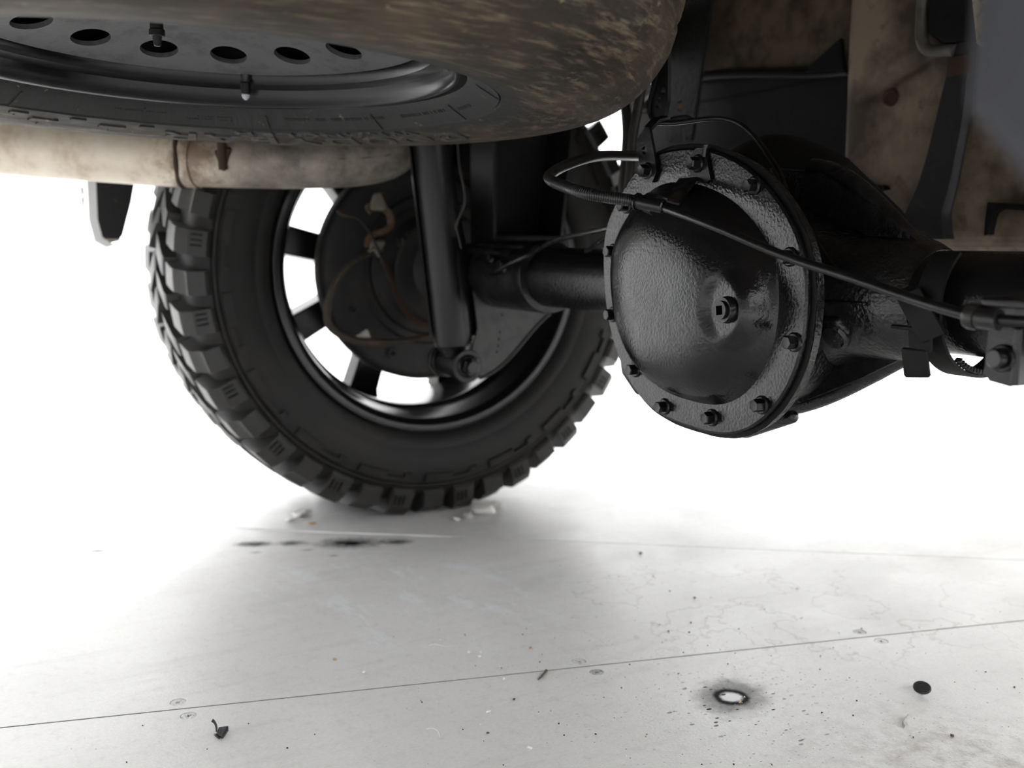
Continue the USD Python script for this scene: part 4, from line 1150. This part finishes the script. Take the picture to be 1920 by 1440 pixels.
lug_b = thing('cable_bracket', 'black bolted bracket holding the cable below the right axle tube', 'bracket', (1.105, -0.11, 0.366))
bp = on = [(1.0945, 0.4025), (1.1130, 0.4025), (1.1185, 0.372), (1.1120, 0.3655), (1.0975, 0.3675), (1.0935, 0.3725)]
obj('plate', xz_plate(bp, -0.1105, -0.1145), 'black_paint', lug_b, smooth=20)
obj('plate_edge', rbox((1.1125, -0.1165, 0.3665), (1.1185, -0.098, 0.403), .0015), 'black_paint', lug_b)
obj('upper_clip', rbox((1.098, -0.130, 0.4150), (1.135, -0.100, 0.4215), .002), 'black_paint', lug_b)
obj('bolt', [cyl((1.1065, -0.1140, 0.3830), (1.1065, -0.1175, 0.3830), 0.0088, n=24, bevel=.001), cyl((1.1065, -0.1170, 0.3830), (1.1055, -0.1235, 0.3830), .0066, n=20, bevel=.0012)], 'bolt_black', lug_b, smooth=30)

hard = thing('brake_line', 'thin steel brake line running over the axle casting', 'pipe', (0.80, -0.03, 0.5))
obj('tubing', tube([(0.690, -0.080, 0.5715), (0.714, -0.052, 0.5715), (0.744, -0.032, 0.5710), (0.756, -0.028, 0.566), (0.792, -0.026, 0.5370), (0.819, -0.034, 0.5155), (0.845, -0.045, 0.4905), (0.869, -0.0475, 0.4680), (0.906, -0.0555, 0.4360), (0.920, -0.0575, 0.428), (0.932, -0.0545, 0.424)], 0.0024, 130, 10), 'black_paint', hard)
left_line = thing('axle_brake_line', 'thin pair of brake lines slanting down onto the left axle tube', 'pipe', (0.5, -0.09, 0.44))
obj('tubing', tube([(0.672, -0.085, 0.4765), (0.600, -0.085, 0.4665), (0.454, -0.062, 0.4505), (0.400, -0.050, 0.4395), (0.354, -0.052, 0.4280), (0.300, -0.052, 0.413), (0.26, -0.048, 0.405)], 0.0027, 60, 10), 'black_paint', left_line)
obj('tubing', tube([(0.672, -0.082, 0.4720), (0.610, -0.078, 0.4600), (0.556, -0.060, 0.4490), (0.52, -0.046, 0.444)], 0.0024, 30, 10), 'black_paint', left_line)

vert = thing('vent_hoses', 'pair of upright black and brown hoses left of the cover', 'hose', (0.657, -0.085, 0.47))
obj('black_hose', tube([(0.508, 0.006, 0.72), (0.514, 0.006, 0.641), (0.520, 0.007, 0.611), (0.525, 0.007, 0.580), (0.528, 0.003, 0.549), (0.530, -0.001, 0.521), (0.534, -0.004, 0.46)], 0.0060, 50, 14), 'hose_rubber', vert)
obj('brown_hose', tube([(0.541, 0.022, 0.72), (0.543, 0.015, 0.638), (0.544, 0.008, 0.608), (0.545, 0.001, 0.578), (0.548, -0.004, 0.547), (0.550, -0.008, 0.520), (0.553, -0.010, 0.47)], 0.0056, 50, 14), 'brown_hose', vert)

ubr = thing('hose_junction_bracket', 'black folded bracket with two dark holes above the cover', 'bracket', (0.70, -0.06, 0.572))
up = [(0.678, 0.64), (0.6785, 0.583), (0.683, 0.575), (0.690, 0.5735), (0.700, 0.5760), (0.7050, 0.59), (0.704, 0.64)]
obj('plate', xz_plate(up, -0.070, -0.074, [Point(0.6905, 0.5895).buffer(0.0052, 12), Point(0.6975, 0.6000).buffer(0.0035, 12)]), 'black_matte', ubr, smooth=20)
obj('rolled_edge', tube([(0.6775, -0.0755, 0.64), (0.6775, -0.0755, 0.588), (0.6790, -0.0755, 0.5790), (0.684, -0.0745, 0.5735), (0.692, -0.070, 0.5720), (0.708, -0.045, 0.5725)], 0.0022, 40, 8), 'black_matte', ubr)
obj('stud', cyl((0.709, -0.066, 0.585), (0.713, -0.062, 0.585), .0045, n=16, bevel=.0008), 'dark_rust', ubr)

# ------------------------------------------------------------------ shock absorber
shock = thing('shock_absorber', 'black shock absorber leaning in front of the brake', 'shock absorber', (0.19, -0.06, 0.26))
s0, s1 = NO([0.188, -0.0545, 0.277]), NO([0.188, -0.0925, 0.61])
dd = unit(s1 - s0)
sb_ = s0 + dd * 0.026
obj('body', lathe([(0, 0), (0.0245, 0), (0.0280, 0.003), (0.0287, 0.012), (0.0287, 0.20), (0.0280, 0.26), (0.0280, 0.42), (0, 0.42)], sb_, dd, 48), 'black_satin', shock, smooth=40)
sh_o = frame_of(dd)
sidev = unit(NO([-0.75, -0.75, 0]))
g = []
for q in np.linspace(-0.95, 0.62, 18):
    base = math.atan2(sidev[1], sidev[0])
    g.append((math.cos(base + q), math.sin(base + q)))
outer = [(c * 0.0335, s * 0.0335) for c, s in g] + [(c * 0.0320, s * 0.0320) for c, s in g[::-1]]
gm = trimesh.creation.extrude_polygon(Polygon(outer), 0.36, engine='earcut')
zz = gm.vertices[:, 2:]
gm.vertices = NO(sb_) + np.c_[gm.vertices[:, :2], np.zeros(len(gm.vertices))] + dd * (zz + 0.012)
obj('lower_body', lathe([(0, 0.004), (0.0230, 0.004), (0.0255, 0.008), (0.0262, 0.020), (0.0262, 0.125), (0.0235, 0.165), (0.0215, 0.185), (0, 0.185)], sb_ + NO([0.002, 0.0085, 0]), dd, 48), 'black_satin', shock, smooth=40)
obj('stone_guard', gm, 'black_satin', shock, smooth=30, label='thin curved stone guard')
obj('lower_eye', lathe([(0.008, -0.029), (0.0185, -0.029), (0.0200, -0.027), (0.0200, 0.027), (0.0185, 0.029), (0.008, 0.029)], s0, (1, 0, 0), 40, closed=True), 'black_satin', shock, smooth=30)
obj('eye_washer', cyl(s0 + NO([0.0360, 0, 0]), s0 + NO([0.0395, 0, 0]), 0.0240, n=36, bevel=.001), 'black_satin', shock)
obj('eye_washer', cyl(s0 + NO([-0.0300, 0, 0]), s0 + NO([-0.0330, 0, 0]), 0.0235, n=36, bevel=.001), 'black_satin', shock)
obj('eye_bolt', [hex_bolt(s0 + NO([0.0395, 0, 0]), (1, 0, 0), 0.024, .010, .0175, .003), cyl(s0 - NO([0.046, 0, 0]), s0 + NO([0.045, 0, 0]), .0078, n=16), cyl(s0 + NO([0.050, 0, 0]), s0 + NO([0.058, 0, 0]), .0095, n=20, bevel=.001)], 'bolt_black', shock, smooth=25)
obj('neck', hull([(s0 + dd * 0.014, 0.017), (s0 + dd * 0.034, 0.0255)]), 'black_satin', shock)

swire = thing('sensor_wire', 'thin bent wire hanging right beside the shock absorber', 'wire', (0.31, -0.10, 0.45))
obj('wire', tube([(0.296, -0.10, 0.62), (0.302, -0.104, 0.575), (0.307, -0.104, 0.550), (0.3125, -0.102, 0.529), (0.3150, -0.101, 0.513), (0.3145, -0.105, 0.495), (0.312, -0.110, 0.482), (0.3105, -0.112, 0.470)], 0.0017, 50, 8), 'brown_hose', swire)
obj('wire', tube([(0.309, -0.112, 0.478), (0.314, -0.110, 0.462), (0.318, -0.108, 0.446)], 0.0014, 14, 8), 'brown_hose', swire)

# ------------------------------------------------------------------ brake: dust shield, parking brake lever and cables
brake = thing('brake_shield', 'round dark brake dust shield inside the rear wheel', 'brake', (-0.03, 0, 0.226))
BX = -0.03
obj('shield', lathe([(0, 0.030), (0.075, 0.030), (0.082, 0.024), (0.090, 0.010), (0.104, 0.006), (0.109, 0.012), (0.120, 0.012), (0.124, 0.004), (0.150, 0.001), (0.172, 0.000), (0.180, -0.004), (0.1845, -0.012), (0.1850, -0.036), (0.1825, -0.036), (0.1820, -0.014), (0.176, -0.008), (0, -0.006)], (BX, 0, ZA), AX, 120), 'shield_steel', brake, smooth=35)
obj('brake_rotor', lathe([(0, -0.012), (0.178, -0.012), (0.180, -0.014), (0.180, -0.034), (0.178, -0.036), (0, -0.036)], (BX - 0.002, 0, ZA), AX, 96), 'dark_steel', brake)
cal = []
for a0, a1 in ((-12, 22), (18, 52), (48, 82), (78, 104)):
    pts_ = []
    for a_ in (a0, a1):
        for r_ in (0.172, 0.218):
            for x_ in (-0.085, 0.004):
                pts_.append(((x_, r_ * math.cos(math.radians(a_)), ZA + r_ * math.sin(math.radians(a_))), .010))
    cal.append(hull(pts_, 10))
obj('caliper', cal, 'black_matte', brake, smooth=30, label='dark brake caliper body')
obj('inner_hub', lathe([(0, 0.03), (0.062, 0.03), (0.062, 0.036), (0.055, 0.045), (0.05, 0.06), (0, 0.06)], (BX, 0, ZA), AX, 48), 'dark_steel', brake)
for y, z, r in ((-0.088, 0.357, .006), (0.010, 0.262, .011), (-0.068, 0.272, .009), (-0.135, 0.345, .005)):
    obj('dimple', lathe([(r * .45, 0.001), (r * .55, 0.0045), (r, 0.0040), (r * 1.1, 0.0)], (BX + .002, y, z), AX, 24), 'dark_steel', brake)
for p in (([(0.002, -0.096, 0.425), (0.006, -0.079, 0.385), (0.006, -0.058, 0.345), (0.006, -0.032, 0.322), (0.006, -0.012, 0.318)]), ([(0.002, -0.065, 0.44), (0.010, -0.054, 0.40), (0.010, -0.038, 0.365), (0.010, -0.012, 0.332)])):
    obj('rust_rib', strip(spline(p, 24), (0.1, .8, 0.5), 0.010, .006), 'dark_rust', brake)
obj('rust_plate', plate([(-0.04, 0.325), (-0.012, 0.315), (-0.002, 0.33), (-0.005, 0.35), (-0.03, 0.36)], (0.004, 0, 0), (0, 1, 0), (0, 0, 1), .003), 'dark_rust', brake)
lb = [(0.030, -0.1140, 0.523), (0.030, -0.1020, 0.505), (0.030, -0.0900, 0.490), (0.030, -0.0905, 0.480), (0.030, -0.1110, 0.468), (0.030, -0.1270, 0.459), (0.030, -0.1275, 0.447), (0.030, -0.1180, 0.439)]
lever = thing('parking_brake_lever', 'rusty crank lever on the brake dust shield', 'lever', (0.03, -0.11, 0.43))
obj('arm', strip(spline(lb[1:7], 40), (1, 0.1, 0), 0.008, 0.0085), 'rusty_steel', lever)
obj('upper_lug', hull([((0.030, -0.1145, 0.524), .0045), ((0.030, -0.108, 0.526), .0045), ((0.030, -0.1015, 0.508), .006), ((0.030, -0.120, 0.508), .006)], 10), 'dull_zinc', lever)
obj('upper_hook', tube([(0.032, -0.125, 0.510), (0.032, -0.130, 0.507), (0.032, -0.127, 0.501), (0.032, -0.124, 0.498)], .0030, 16, 8), 'rusty_steel', lever)
obj('lower_lug', hull([((0.030, -0.122, 0.450), .006), ((0.030, -0.106, 0.452), .006), ((0.030, -0.110, 0.441), .005), ((0.030, -0.118, 0.440), .005)], 10), 'dull_zinc', lever)
obj('lower_fork', tube([(0.036, -0.1285, 0.4385), (0.036, -0.122, 0.4430), (0.036, -0.1150, 0.4390), (0.036, -0.1140, 0.4310)], .0032, 20, 8), 'dull_zinc', lever)

pcab = thing('parking_brake_cable', 'dusty brown parking brake cable looping under the dust shield', 'cable', (0.04, -0.13, 0.295))
obj('outer_cable', tube([(0.030, -0.120, 0.437), (0.036, -0.145, 0.430), (0.040, -0.165, 0.4170), (0.040, -0.1880, 0.387), (0.040, -0.1995, 0.355), (0.040, -0.1990, 0.332), (0.040, -0.1790, 0.3125), (0.040, -0.150, 0.3020), (0.040, -0.1180, 0.2985), (0.042, -0.085, 0.2985), (0.050, -0.040, 0.3045), (0.07, 0.01, 0.318)], 0.0056, 90, 12, radii=[.0045, .0048, .0062, .0060, .0042, .0040]), 'dusty_hose', pcab)
obj('inner_wire', tube([(0.045, -0.164, 0.493), (0.050, -0.150, 0.489), (0.052, -0.140, 0.478), (0.056, -0.122, 0.442), (0.058, -0.105, 0.398)], 0.0021, 40, 8), 'black_satin', pcab, label='bare inner wire')
obj('cable_end', tube([(0.042, -0.182, 0.502), (0.042, -0.172, 0.495), (0.045, -0.160, 0.493)], 0.0032, 12, 8), 'dark_rust', pcab)
spr = []
for q in np.linspace(0, 11 * 2 * math.pi, 200):
    f_ = q / (22 * math.pi)
    spr.append((0.034 + 0.0075 * math.cos(q), -0.080 + 0.075 * f_, 0.452 + 0.036 * f_ + 0.0075 * math.sin(q)))
rs = thing('return_spring', 'dark coiled return spring beside the rusty lever', 'spring', (0.034, -0.05, 0.445))
obj('coil', tube(spr, 0.0019, smooth=False, sides=7), 'bracket_steel', rs)
sen = thing('wheel_sensor', 'grey wheel speed sensor plug beside the shock absorber', 'sensor', (0.03, -0.03, 0.35))
obj('plug', rbox((0.028, -0.033, 0.352), (0.040, -0.022, 0.366), .003), 'grey_plastic', sen)
obj('plug_body', cyl((0.034, -0.027, 0.364), (0.034, -0.024, 0.385), .0055, n=14, bevel=.001), 'dark_steel', sen)
obj('lead', tube([(0.036, -0.070, 0.386), (0.040, -0.045, 0.391), (0.044, -0.018, 0.398)], .0018, 14, 8), 'grey_plastic', sen)
for y_, z_, r_ in ((-0.050, 0.437, .006), (-0.040, 0.418, .005), (-0.022, 0.452, .007), (-0.030, 0.400, .004)):
    obj('hub_stud', hex_bolt((0.032, y_, z_), (1, 0, 0), r_ * 1.6, .008, r_, .002), 'bracket_steel', brake, smooth=25)
lab = thing('paper_tag', 'small torn pale paper label stuck on the dust shield', 'label', (0.0, -0.12, 0.30))
obj('tag', yz_plate([(-0.150, 0.3015), (-0.117, 0.3030), (-0.1215, 0.3150), (-0.124, 0.3155)], 0.0005 + 0.001, 0.0025 + 0.001), 'paper_label', lab, smooth=False)

# ------------------------------------------------------------------ frame rail, bump stop tower, crossmember, tank
tower = thing('bump_stop_tower', 'black channel-shaped bump stop tower above the left axle tube', 'bracket', (0.17, 0.06, 0.455))
obj('web', rbox((0.150, -0.012, 0.4545), (0.160, 0.124, 0.858), .003), 'black_matte', tower)
obj('side_flange', strip([(0.195, 0.128, 0.72), (0.195, 0.114, 0.58), (0.195, 0.100, 0.456)], (1, 0, 0), 0.07, .005), 'black_satin', tower)
obj('side_flange', strip([(0.195, -0.012, 0.70), (0.195, -0.012, 0.58), (0.195, -0.012, 0.456)], (1, 0, 0), 0.07, .005), 'black_satin', tower)
obj('foot', rbox((0.155, -0.014, 0.4540), (0.23, 0.10, 0.4640), .002), 'black_matte', tower)
obj('sticker', rbox((0.1602, 0.010, 0.5760), (0.1612, 0.026, 0.5810), .0004), 'sticker', tower, label='small white sticker')
coilh = thing('wiring_loop', 'dusty brown forked hose behind the bump stop tower', 'hose', (0.12, 0.10, 0.44))
obj('branch', tube([(0.10, 0.128, 0.575), (0.106, 0.138, 0.54), (0.118, 0.152, 0.505), (0.127, 0.160, 0.476), (0.134, 0.166, 0.43)], .0058, 30, 10), 'dusty_hose', coilh)
obj('branch', tube([(0.102, 0.124, 0.500), (0.116, 0.142, 0.494), (0.125, 0.155, 0.480), (0.130, 0.163, 0.465)], .0058, 24, 10), 'dusty_hose', coilh)
obj('branch', tube([(0.102, 0.124, 0.500), (0.103, 0.125, 0.480), (0.110, 0.131, 0.462), (0.118, 0.137, 0.43)], .0055, 24, 10), 'dusty_hose', coilh)
cross = thing('crossmember', 'black undercoated frame crossmember above the axle', 'crossmember', (0.25, 0.45, 0.46))
obj('face', rbox((-0.085, 0.440, 0.440), (0.468, 0.47, 0.700), .006), 'black_matte', cross)
obj('lip', tube([(-0.02, 0.428, 0.700), (0.02, 0.428, 0.716), (0.07, 0.428, 0.728), (0.12, 0.428, 0.730), (0.20, 0.428, 0.725), (0.34, 0.428, 0.7065), (0.465, 0.428, 0.6930)], .0075, 50, 10), 'black_satin', cross)
obj('upper_web', xz_plate([(-0.085, 0.69), (-0.085, 0.745), (0.03, 0.735), (0.12, 0.742), (0.47, 0.700), (0.47, 0.69)], 0.436, 0.442), 'black_matte', cross)
obj('textured_plate', xz_plate([(0.098, 0.62), (0.160, 0.62), (0.180, 0.733), (0.206, 0.86), (0.098, 0.86)], 0.395, 0.402), 'undercoat', cross)
obj('upper_panel', xz_plate([(0.10, 0.730), (0.40, 0.700), (0.47, 0.69), (0.47, 0.858), (0.10, 0.858)], 0.450, 0.456), 'tan_panel', cross, label='brown dusty panel above the lip')
obj('corner_brace', xz_plate([(0.395, 0.700), (0.47, 0.690), (0.462, 0.735)], 0.410, 0.416), 'black_satin', cross)

tank = thing('fuel_tank', 'dusty beige fuel tank shield forward of the axle', 'fuel tank', (0.85, 0.5, 0.44))
tk = []
for x, y, z in ((0.500, 0.430, 0.468), (0.500, 0.430, 0.825), (1.25, 0.430, 0.468), (1.25, 0.430, 0.825), (0.500, 0.95, 0.468), (1.25, 0.95, 0.468), (0.5, 0.95, 0.825), (1.25, 0.95, 0.825)):
    tk.append(((x, y, z), 0.028))
tkm = hull(tk, 24)
tv, tf = trimesh.remesh.subdivide_to_size(tkm.vertices, tkm.faces, 0.022, max_iter=10)
tkm = trimesh.Trimesh(tv, tf)
nv = meshkit.fbm(tkm.vertices * NO([9, 1, 7]), 3, 5) - 0.5
face = np.clip((0.43 - tkm.vertices[:, 1]) / 0.02, 0, 1)
dent = 0.010 * np.exp(-(((tkm.vertices[:, 0] - 0.735) / 0.03) ** 2 + ((tkm.vertices[:, 2] - 0.505) / 0.012) ** 2))
crease = 0.010 * np.exp(-((tkm.vertices[:, 2] - 0.668 - 0.35 * (tkm.vertices[:, 0] - 0.57)) / 0.010) ** 2) * (np.abs(tkm.vertices[:, 0] - 0.57) < .05)
tkm.vertices[:, 1] += face * (nv * 0.010 + dent + crease)
obj('tank_shell', tkm, 'tank_skin', tank, smooth=50)
obj('drain_hole', lathe([(0.0120, 0.0015), (0.0105, -0.0030), (0.0085, -0.0030), (0.0065, -0.0006), (0.0030, -0.0004), (0, -0.0004)], (0.5625, 0.4000, 0.6425), (0, 1, 0), 24), 'dark_rust', tank, label='rusty drain hole')
for g1 in ([(0.492, 0.541), (0.497, 0.535), (0.565, 0.5285), (0.569, 0.5225), (0.545, 0.5215), (0.522, 0.515), (0.510, 0.506), (0.503, 0.520)],
           [(0.722, 0.5015), (0.775, 0.4965), (0.775, 0.490), (0.738, 0.4935), (0.730, 0.488), (0.7255, 0.463), (0.7200, 0.462), (0.7200, 0.480)]):
    obj('dark_slot', xz_plate(g1, 0.3905, 0.402), 'black_matte', tank, label='dark slotted tab')

strap = thing('tank_strap', 'dark steel strap bent down over the front of the fuel tank', 'strap', (0.64, 0.39, 0.455))
spts = [(0.684, 0.386, 0.690), (0.6785, 0.386, 0.664), (0.671, 0.384, 0.604), (0.660, 0.384, 0.548), (0.6500, 0.384, 0.513), (0.6410, 0.384, 0.490), (0.6400, 0.382, 0.476), (0.6410, 0.380, 0.458)]
w0 = [0.026, 0.036, 0.044, 0.049, 0.052, 0.058, 0.068, 0.088]
v, f = [], []
ps = spline(spts, 28)
ws = np.interp(np.linspace(0, 1, 28), np.linspace(0, 1, 8), w0)
for p, w_ in zip(ps, ws):
    for dx, dy in ((-.5, 0), (-.40, -.006), (.40, -.006), (.5, 0), (.5, .004), (-.5, .004)):
        v.append(p + NO([dx * w_, dy, 0.0]))
for i in range(27):
    for j in range(6):
        a, b = i * 6 + j, i * 6 + (j + 1) % 6
        f += [[a, b, b + 6], [a, b + 6, a + 6]]
f += [[0, j + 1, j] for j in range(1, 5)] + [[162, 162 + j, 163 + j] for j in range(1, 5)]
stm_ = trimesh.Trimesh(NO(v), f, process=False)
trimesh.repair.fix_normals(stm_)
obj('strap', stm_, 'strap_steel', strap, smooth=30)
obj('rust_patch', rbox((0.6635, 0.3775, 0.652), (0.6960, 0.386, 0.676), .002), 'dark_rust', strap, label='rusty end of the strap')
bend = thing('filler_pipe', 'dull bent breather pipe around a dark housing above the tank strap', 'pipe', (0.65, 0.38, 0.67))
obj('pipe', tube([(0.617, 0.385, 0.850), (0.618, 0.385, 0.765), (0.6185, 0.384, 0.725), (0.622, 0.382, 0.703), (0.632, 0.380, 0.690), (0.648, 0.379, 0.685), (0.672, 0.38, 0.682)], 0.0075, 60, 16), 'pipe_grey', bend)
obj('dark_housing', hull([((x, y, z), .005) for y in (0.384, 0.392) for x, z in ((0.628, 0.83), (0.679, 0.83), (0.690, 0.742), (0.701, 0.692), (0.655, 0.697), (0.634, 0.712))], 10), 'black_matte', bend)

obj('primer_flange', xz_plate([(0.681, 0.818), (0.731, 0.8079999999999999), (0.721, 0.673), (0.708, 0.684)], 0.372, 0.378), 'tan_primer', bend, label='speckled tan primer flange')
# ------------------------------------------------------------------ close to the lens, out of focus: a grey hanger bracket
hang = thing('hanger_bracket', 'blurred grey hanger bracket very close at the right edge', 'bracket', (1.373, -0.495, 0.466))
obj('plate', hull([((1.3635, -0.4965, 0.485), .004), ((1.3635, -0.4965, 0.72), .004), ((1.376, -0.486, 0.464), .004), ((1.395, -0.462, 0.466), .004), ((1.395, -0.455, 0.72), .004)], 16), 'grey_bracket', hang)

# ------------------------------------------------------------------ on the floor
screw_labels = ['pale countersunk floor screw behind the long seam nearest the bottom left', 'grey metal countersunk floor screw in front of the seam, above the black clip', 'pale floor screw behind the seam, near the short dark twig',
                'grey floor screw in front of the seam, right of the dark twig', 'faint floor screw behind the seam at its far right', 'faint floor screw in front of the seam at its far right']
for i, (x, y) in enumerate(SCREWS):
    t = thing('floor_screw', screw_labels[i], 'screw', (x, y, -0.004), group='screws along the floor seam')
    front = i % 2 == 1
    head = m3.Manifold.cylinder(0.0038, 0.0050, 0.0073, 32).translate([0, 0, -0.0042])
    for a in (0.4 + i, 0.4 + i + math.pi / 2):
        head = head - m3.Manifold.cube([0.0056, 0.0014, 0.004], True).rotate([0, 0, math.degrees(a)]).translate([0, 0, -0.0004])
    hm = tm(head)
    hm.apply_translation([x, y, 0])
    obj('head', hm, 'screw_zinc' if front else 'screw_painted', t, smooth=20)

clip = thing('plastic_clip', 'broken black plastic clip with a curled tail in the left foreground', 'plastic clip', (0.607, -0.506, 0))
c0 = NO([0.607, -0.506, 0.0])
U, W = NO([0.483, 0.875, 0]), NO([-0.875, 0.483, 0])
obj('folded_leaf', [hull([(c0 + U * .001 + NO([0, 0, .0016]), .0013), (c0 + U * .010 + W * .001 + NO([0, 0, .0050]), .0012), (c0 + U * .007 - W * .005 + NO([0, 0, .0014]), .0013), (c0 + U * .002 + W * .004 + NO([0, 0, .0055]), .0012), (c0 + U * .0095 + W * .003 + NO([0, 0, .0072]), .001)], 10),
                    hull([(c0 + U * -.001 + NO([0, 0, .0013]), .0012), (c0 + U * .004 - W * .006 + NO([0, 0, .0012]), .0011), (c0 + U * .001 - W * .004 + NO([0, 0, .0030]), .0012)], 10)], 'charred', clip, smooth=25)
obj('tail', tube([c0 + NO([0, 0, .0040]), c0 - U * .0004 + W * .002 + NO([0, 0, .0080]), c0 - U * .002 + W * .003 + NO([0, 0, .0115]), c0 - U * .0045 + W * .003 + NO([0, 0, .0140])], .0010, 24, 8, radii=[.0008, .0011, .0012, .0017]), 'charred', clip)

dsc = thing('rubber_plug', 'round flat black plug standing tilted on the floor at right', 'plug', (0.863, 0.142, 0))
dn = unit(NO([0.22, -0.24, 0.80]))
obj('disc', lathe([(0, 0), (0.0078, 0), (0.0088, 0.0008), (0.0088, 0.0018), (0.0078, 0.0026), (0, 0.0026)], NO([0.8635, 0.1435, 0.0046]), dn, 36), 'disc_black', dsc, smooth=30)
obj('stem', cyl(NO([0.8635, 0.1435, 0.0046]), NO([0.8635, 0.1435, 0.0046]) - dn * 0.0035, .0022, .0014, n=12), 'disc_black', dsc)

twig = thing('twig', 'short dark brown twig lying just below the seam', 'twig', (0.643, -0.175, 0))
a0 = NO([0.643, -0.175, 0.0012])
td = unit(NO([-0.42, 0.55, 0]))
obj('stick', tube([a0 - td * .0115, a0 - td * .004 + U * .0003, a0 + td * .005, a0 + td * .0115 + NO([0, 0, .0006])], .0012, 20, 8, radii=[.0007, .0012, .0011, .0015]), 'twig_brown', twig)

curl = thing('leaf_curl', 'pale curled shaving lying in the right foreground', 'shaving', (0.900, 0.074, 0))
cc = NO([0.900, 0.074, 0])
pts = [cc - U * .0035 - W * .0085 + NO([0, 0, .0006]), cc - U * .0022 - W * .001 + NO([0, 0, .0008]), cc + U * .0012 + W * .005 + NO([0, 0, .0016]), cc + U * .0065 + W * .0095 + NO([0, 0, .0030])]
obj('shaving', strip(spline(pts, 20), (0.3, 0.2, 1), 0.0042, .0005), 'leaf_curl', curl)


def pebble(x, y, s, seed, flat=0.7):
    r_ = np.random.default_rng(seed)
    pts = r_.normal(size=(14, 3))
    pts /= np.linalg.norm(pts, axis=1, keepdims=True)
    pts *= (0.75 + 0.35 * r_.random((14, 1))) * s * NO([1, 1, flat])
    m = trimesh.convex.convex_hull(pts)
    m.apply_translation([x, y, -m.bounds[0][2]])
    return m


CR = [((0.688, -0.263), .0036, 'white_crumb', 'round white crumb in the middle of the front floor panel', 'crumb'),
      ((0.768, -0.263), .0033, 'white_crumb', 'white chip nearest the bottom edge of the picture', 'chip'),
      ((0.497, -0.354), .0024, 'tan_crumb', 'small tan grit grain left of the white flakes', 'grit'),
      ((0.575, -0.150), .0026, 'ochre_crumb', 'orange crumb on the floor behind the seam', 'crumb'),
      ((0.5060, -0.1985), .0026, 'grey_crumb', 'grey crumb far behind the seam near the scuff marks', 'crumb'),
      ((0.7915, -0.0345), .0022, 'tan_crumb', 'tan grit grain on the lower rim of the oil ring', 'grit'),
      ((0.553, -0.2165), .0026, 'white_crumb', 'left one of the white flakes behind the seam', 'flake'),
      ((0.559, -0.206), .0022, 'white_crumb', 'upper right white flake behind the seam', 'flake'),
      ((0.566, -0.211), .0024, 'white_crumb', 'lower white flake behind the seam', 'flake'),
      ((0.544, -0.338), .0024, 'white_crumb', 'white flake lying on the seam itself', 'flake'),
      ((0.677, -0.228), .0017, 'black_crumb', 'small black crumb above the round white crumb', 'crumb'),
      ((0.725, -0.283), .0018, 'brown_crumb', 'dark brown crumb between the white crumb and the white chip', 'crumb'),
      ((0.938, 0.093), .0024, 'brown_crumb', 'rust brown grain right of the pale curled shaving', 'grit'),
      ((0.355, 0.163), .0030, 'black_crumb', 'dark speck of grit far back on the white floor', 'grit'),
      ((0.538, 0.115), .0021, 'black_crumb', 'black grain behind the seam right of the tide lines', 'grit'),
      ((0.630, -0.215), .0019, 'white_crumb', 'small white grain just in front of the seam by the twig', 'grain')]
for i, (c, s, mt, lab_, cat) in enumerate(CR):
    obj('crumb', pebble(c[0], c[1], s, 100 + i, 0.6), mt, None, smooth=False, label=lab_, cat=cat, group='crumbs scattered on the floor')
ice = thing('paper_scrap', 'crumpled white scrap under the front of the rear tyre', 'scrap', (0.02, 0.06, 0))
sc_ = []
for i, (x, y, s) in enumerate([(0.055, 0.030, .014), (0.045, 0.062, .024), (0.022, 0.085, .020), (0.062, 0.005, .008), (0.010, 0.105, .012)]):
    sc_.append(pebble(x, y, s, 40 + i, 0.30))
obj('scrap', sc_, 'white_crumb', ice, smooth=False)
ice2 = thing('paper_scrap', 'small white scrap behind the left side of the rear tyre', 'scrap', (-0.1, -0.16, 0))
obj('scrap', [pebble(-0.085, -0.215, .016, 61, 0.35), pebble(-0.070, -0.235, .010, 62, .3), pebble(-0.11, -0.20, .012, 63, .3)], 'white_crumb', ice2, smooth=False)
leaf = obj('orange_bit', pebble(-0.030, -0.212, .007, 71, 0.25), 'ochre_crumb', None, smooth=False, label='flat orange bit on the floor left of the tyre', cat='litter')
dust = {'white_crumb': [], 'tan_crumb': [], 'black_crumb': [], 'brown_crumb': []}
for i in range(420):
    t = rnd.random()
    x = 0.72 + rnd.gauss(0, .16)
    y = -0.12 + rnd.gauss(0, .24)
    if (x - 1.5) ** 2 + (y + .686) ** 2 < 0.35:
        continue
    kind = 'white_crumb' if t < .32 else 'tan_crumb' if t < .55 else 'black_crumb' if t < .85 else 'brown_crumb'
    dust[kind].append(pebble(x, y, 0.00035 + 0.0009 * rnd.random() ** 2.2, 1000 + i, .7))
for kname, ms in dust.items():
    obj('floor_dust', ms, kname, None, smooth=False, kind='stuff', label={'white_crumb': 'tiny white grains strewn over the floor', 'tan_crumb': 'tiny tan grains strewn over the floor', 'black_crumb': 'tiny black grains strewn over the floor', 'brown_crumb': 'tiny brown grains strewn over the floor'}[kname], cat='dust')
hair = thing('lint_thread', 'thin pale lint thread curled on the floor', 'thread', (0.52, -0.225, 0))
obj('thread', tube([(0.512, -0.247, .0006), (0.516, -0.238, .0012), (0.523, -0.236, .0016), (0.526, -0.230, .0010), (0.531, -0.217, .0006)], .0004, 24, 5), 'white_crumb', hair)
hair2 = thing('lint_thread', 'thin pale lint thread near the bottom edge', 'thread', (0.70, -0.32, 0))
obj('thread', tube([(0.690, -0.330, .0006), (0.694, -0.324, .0012), (0.702, -0.323, .0012), (0.709, -0.325, .0006)], .0004, 24, 5), 'white_crumb', hair2)
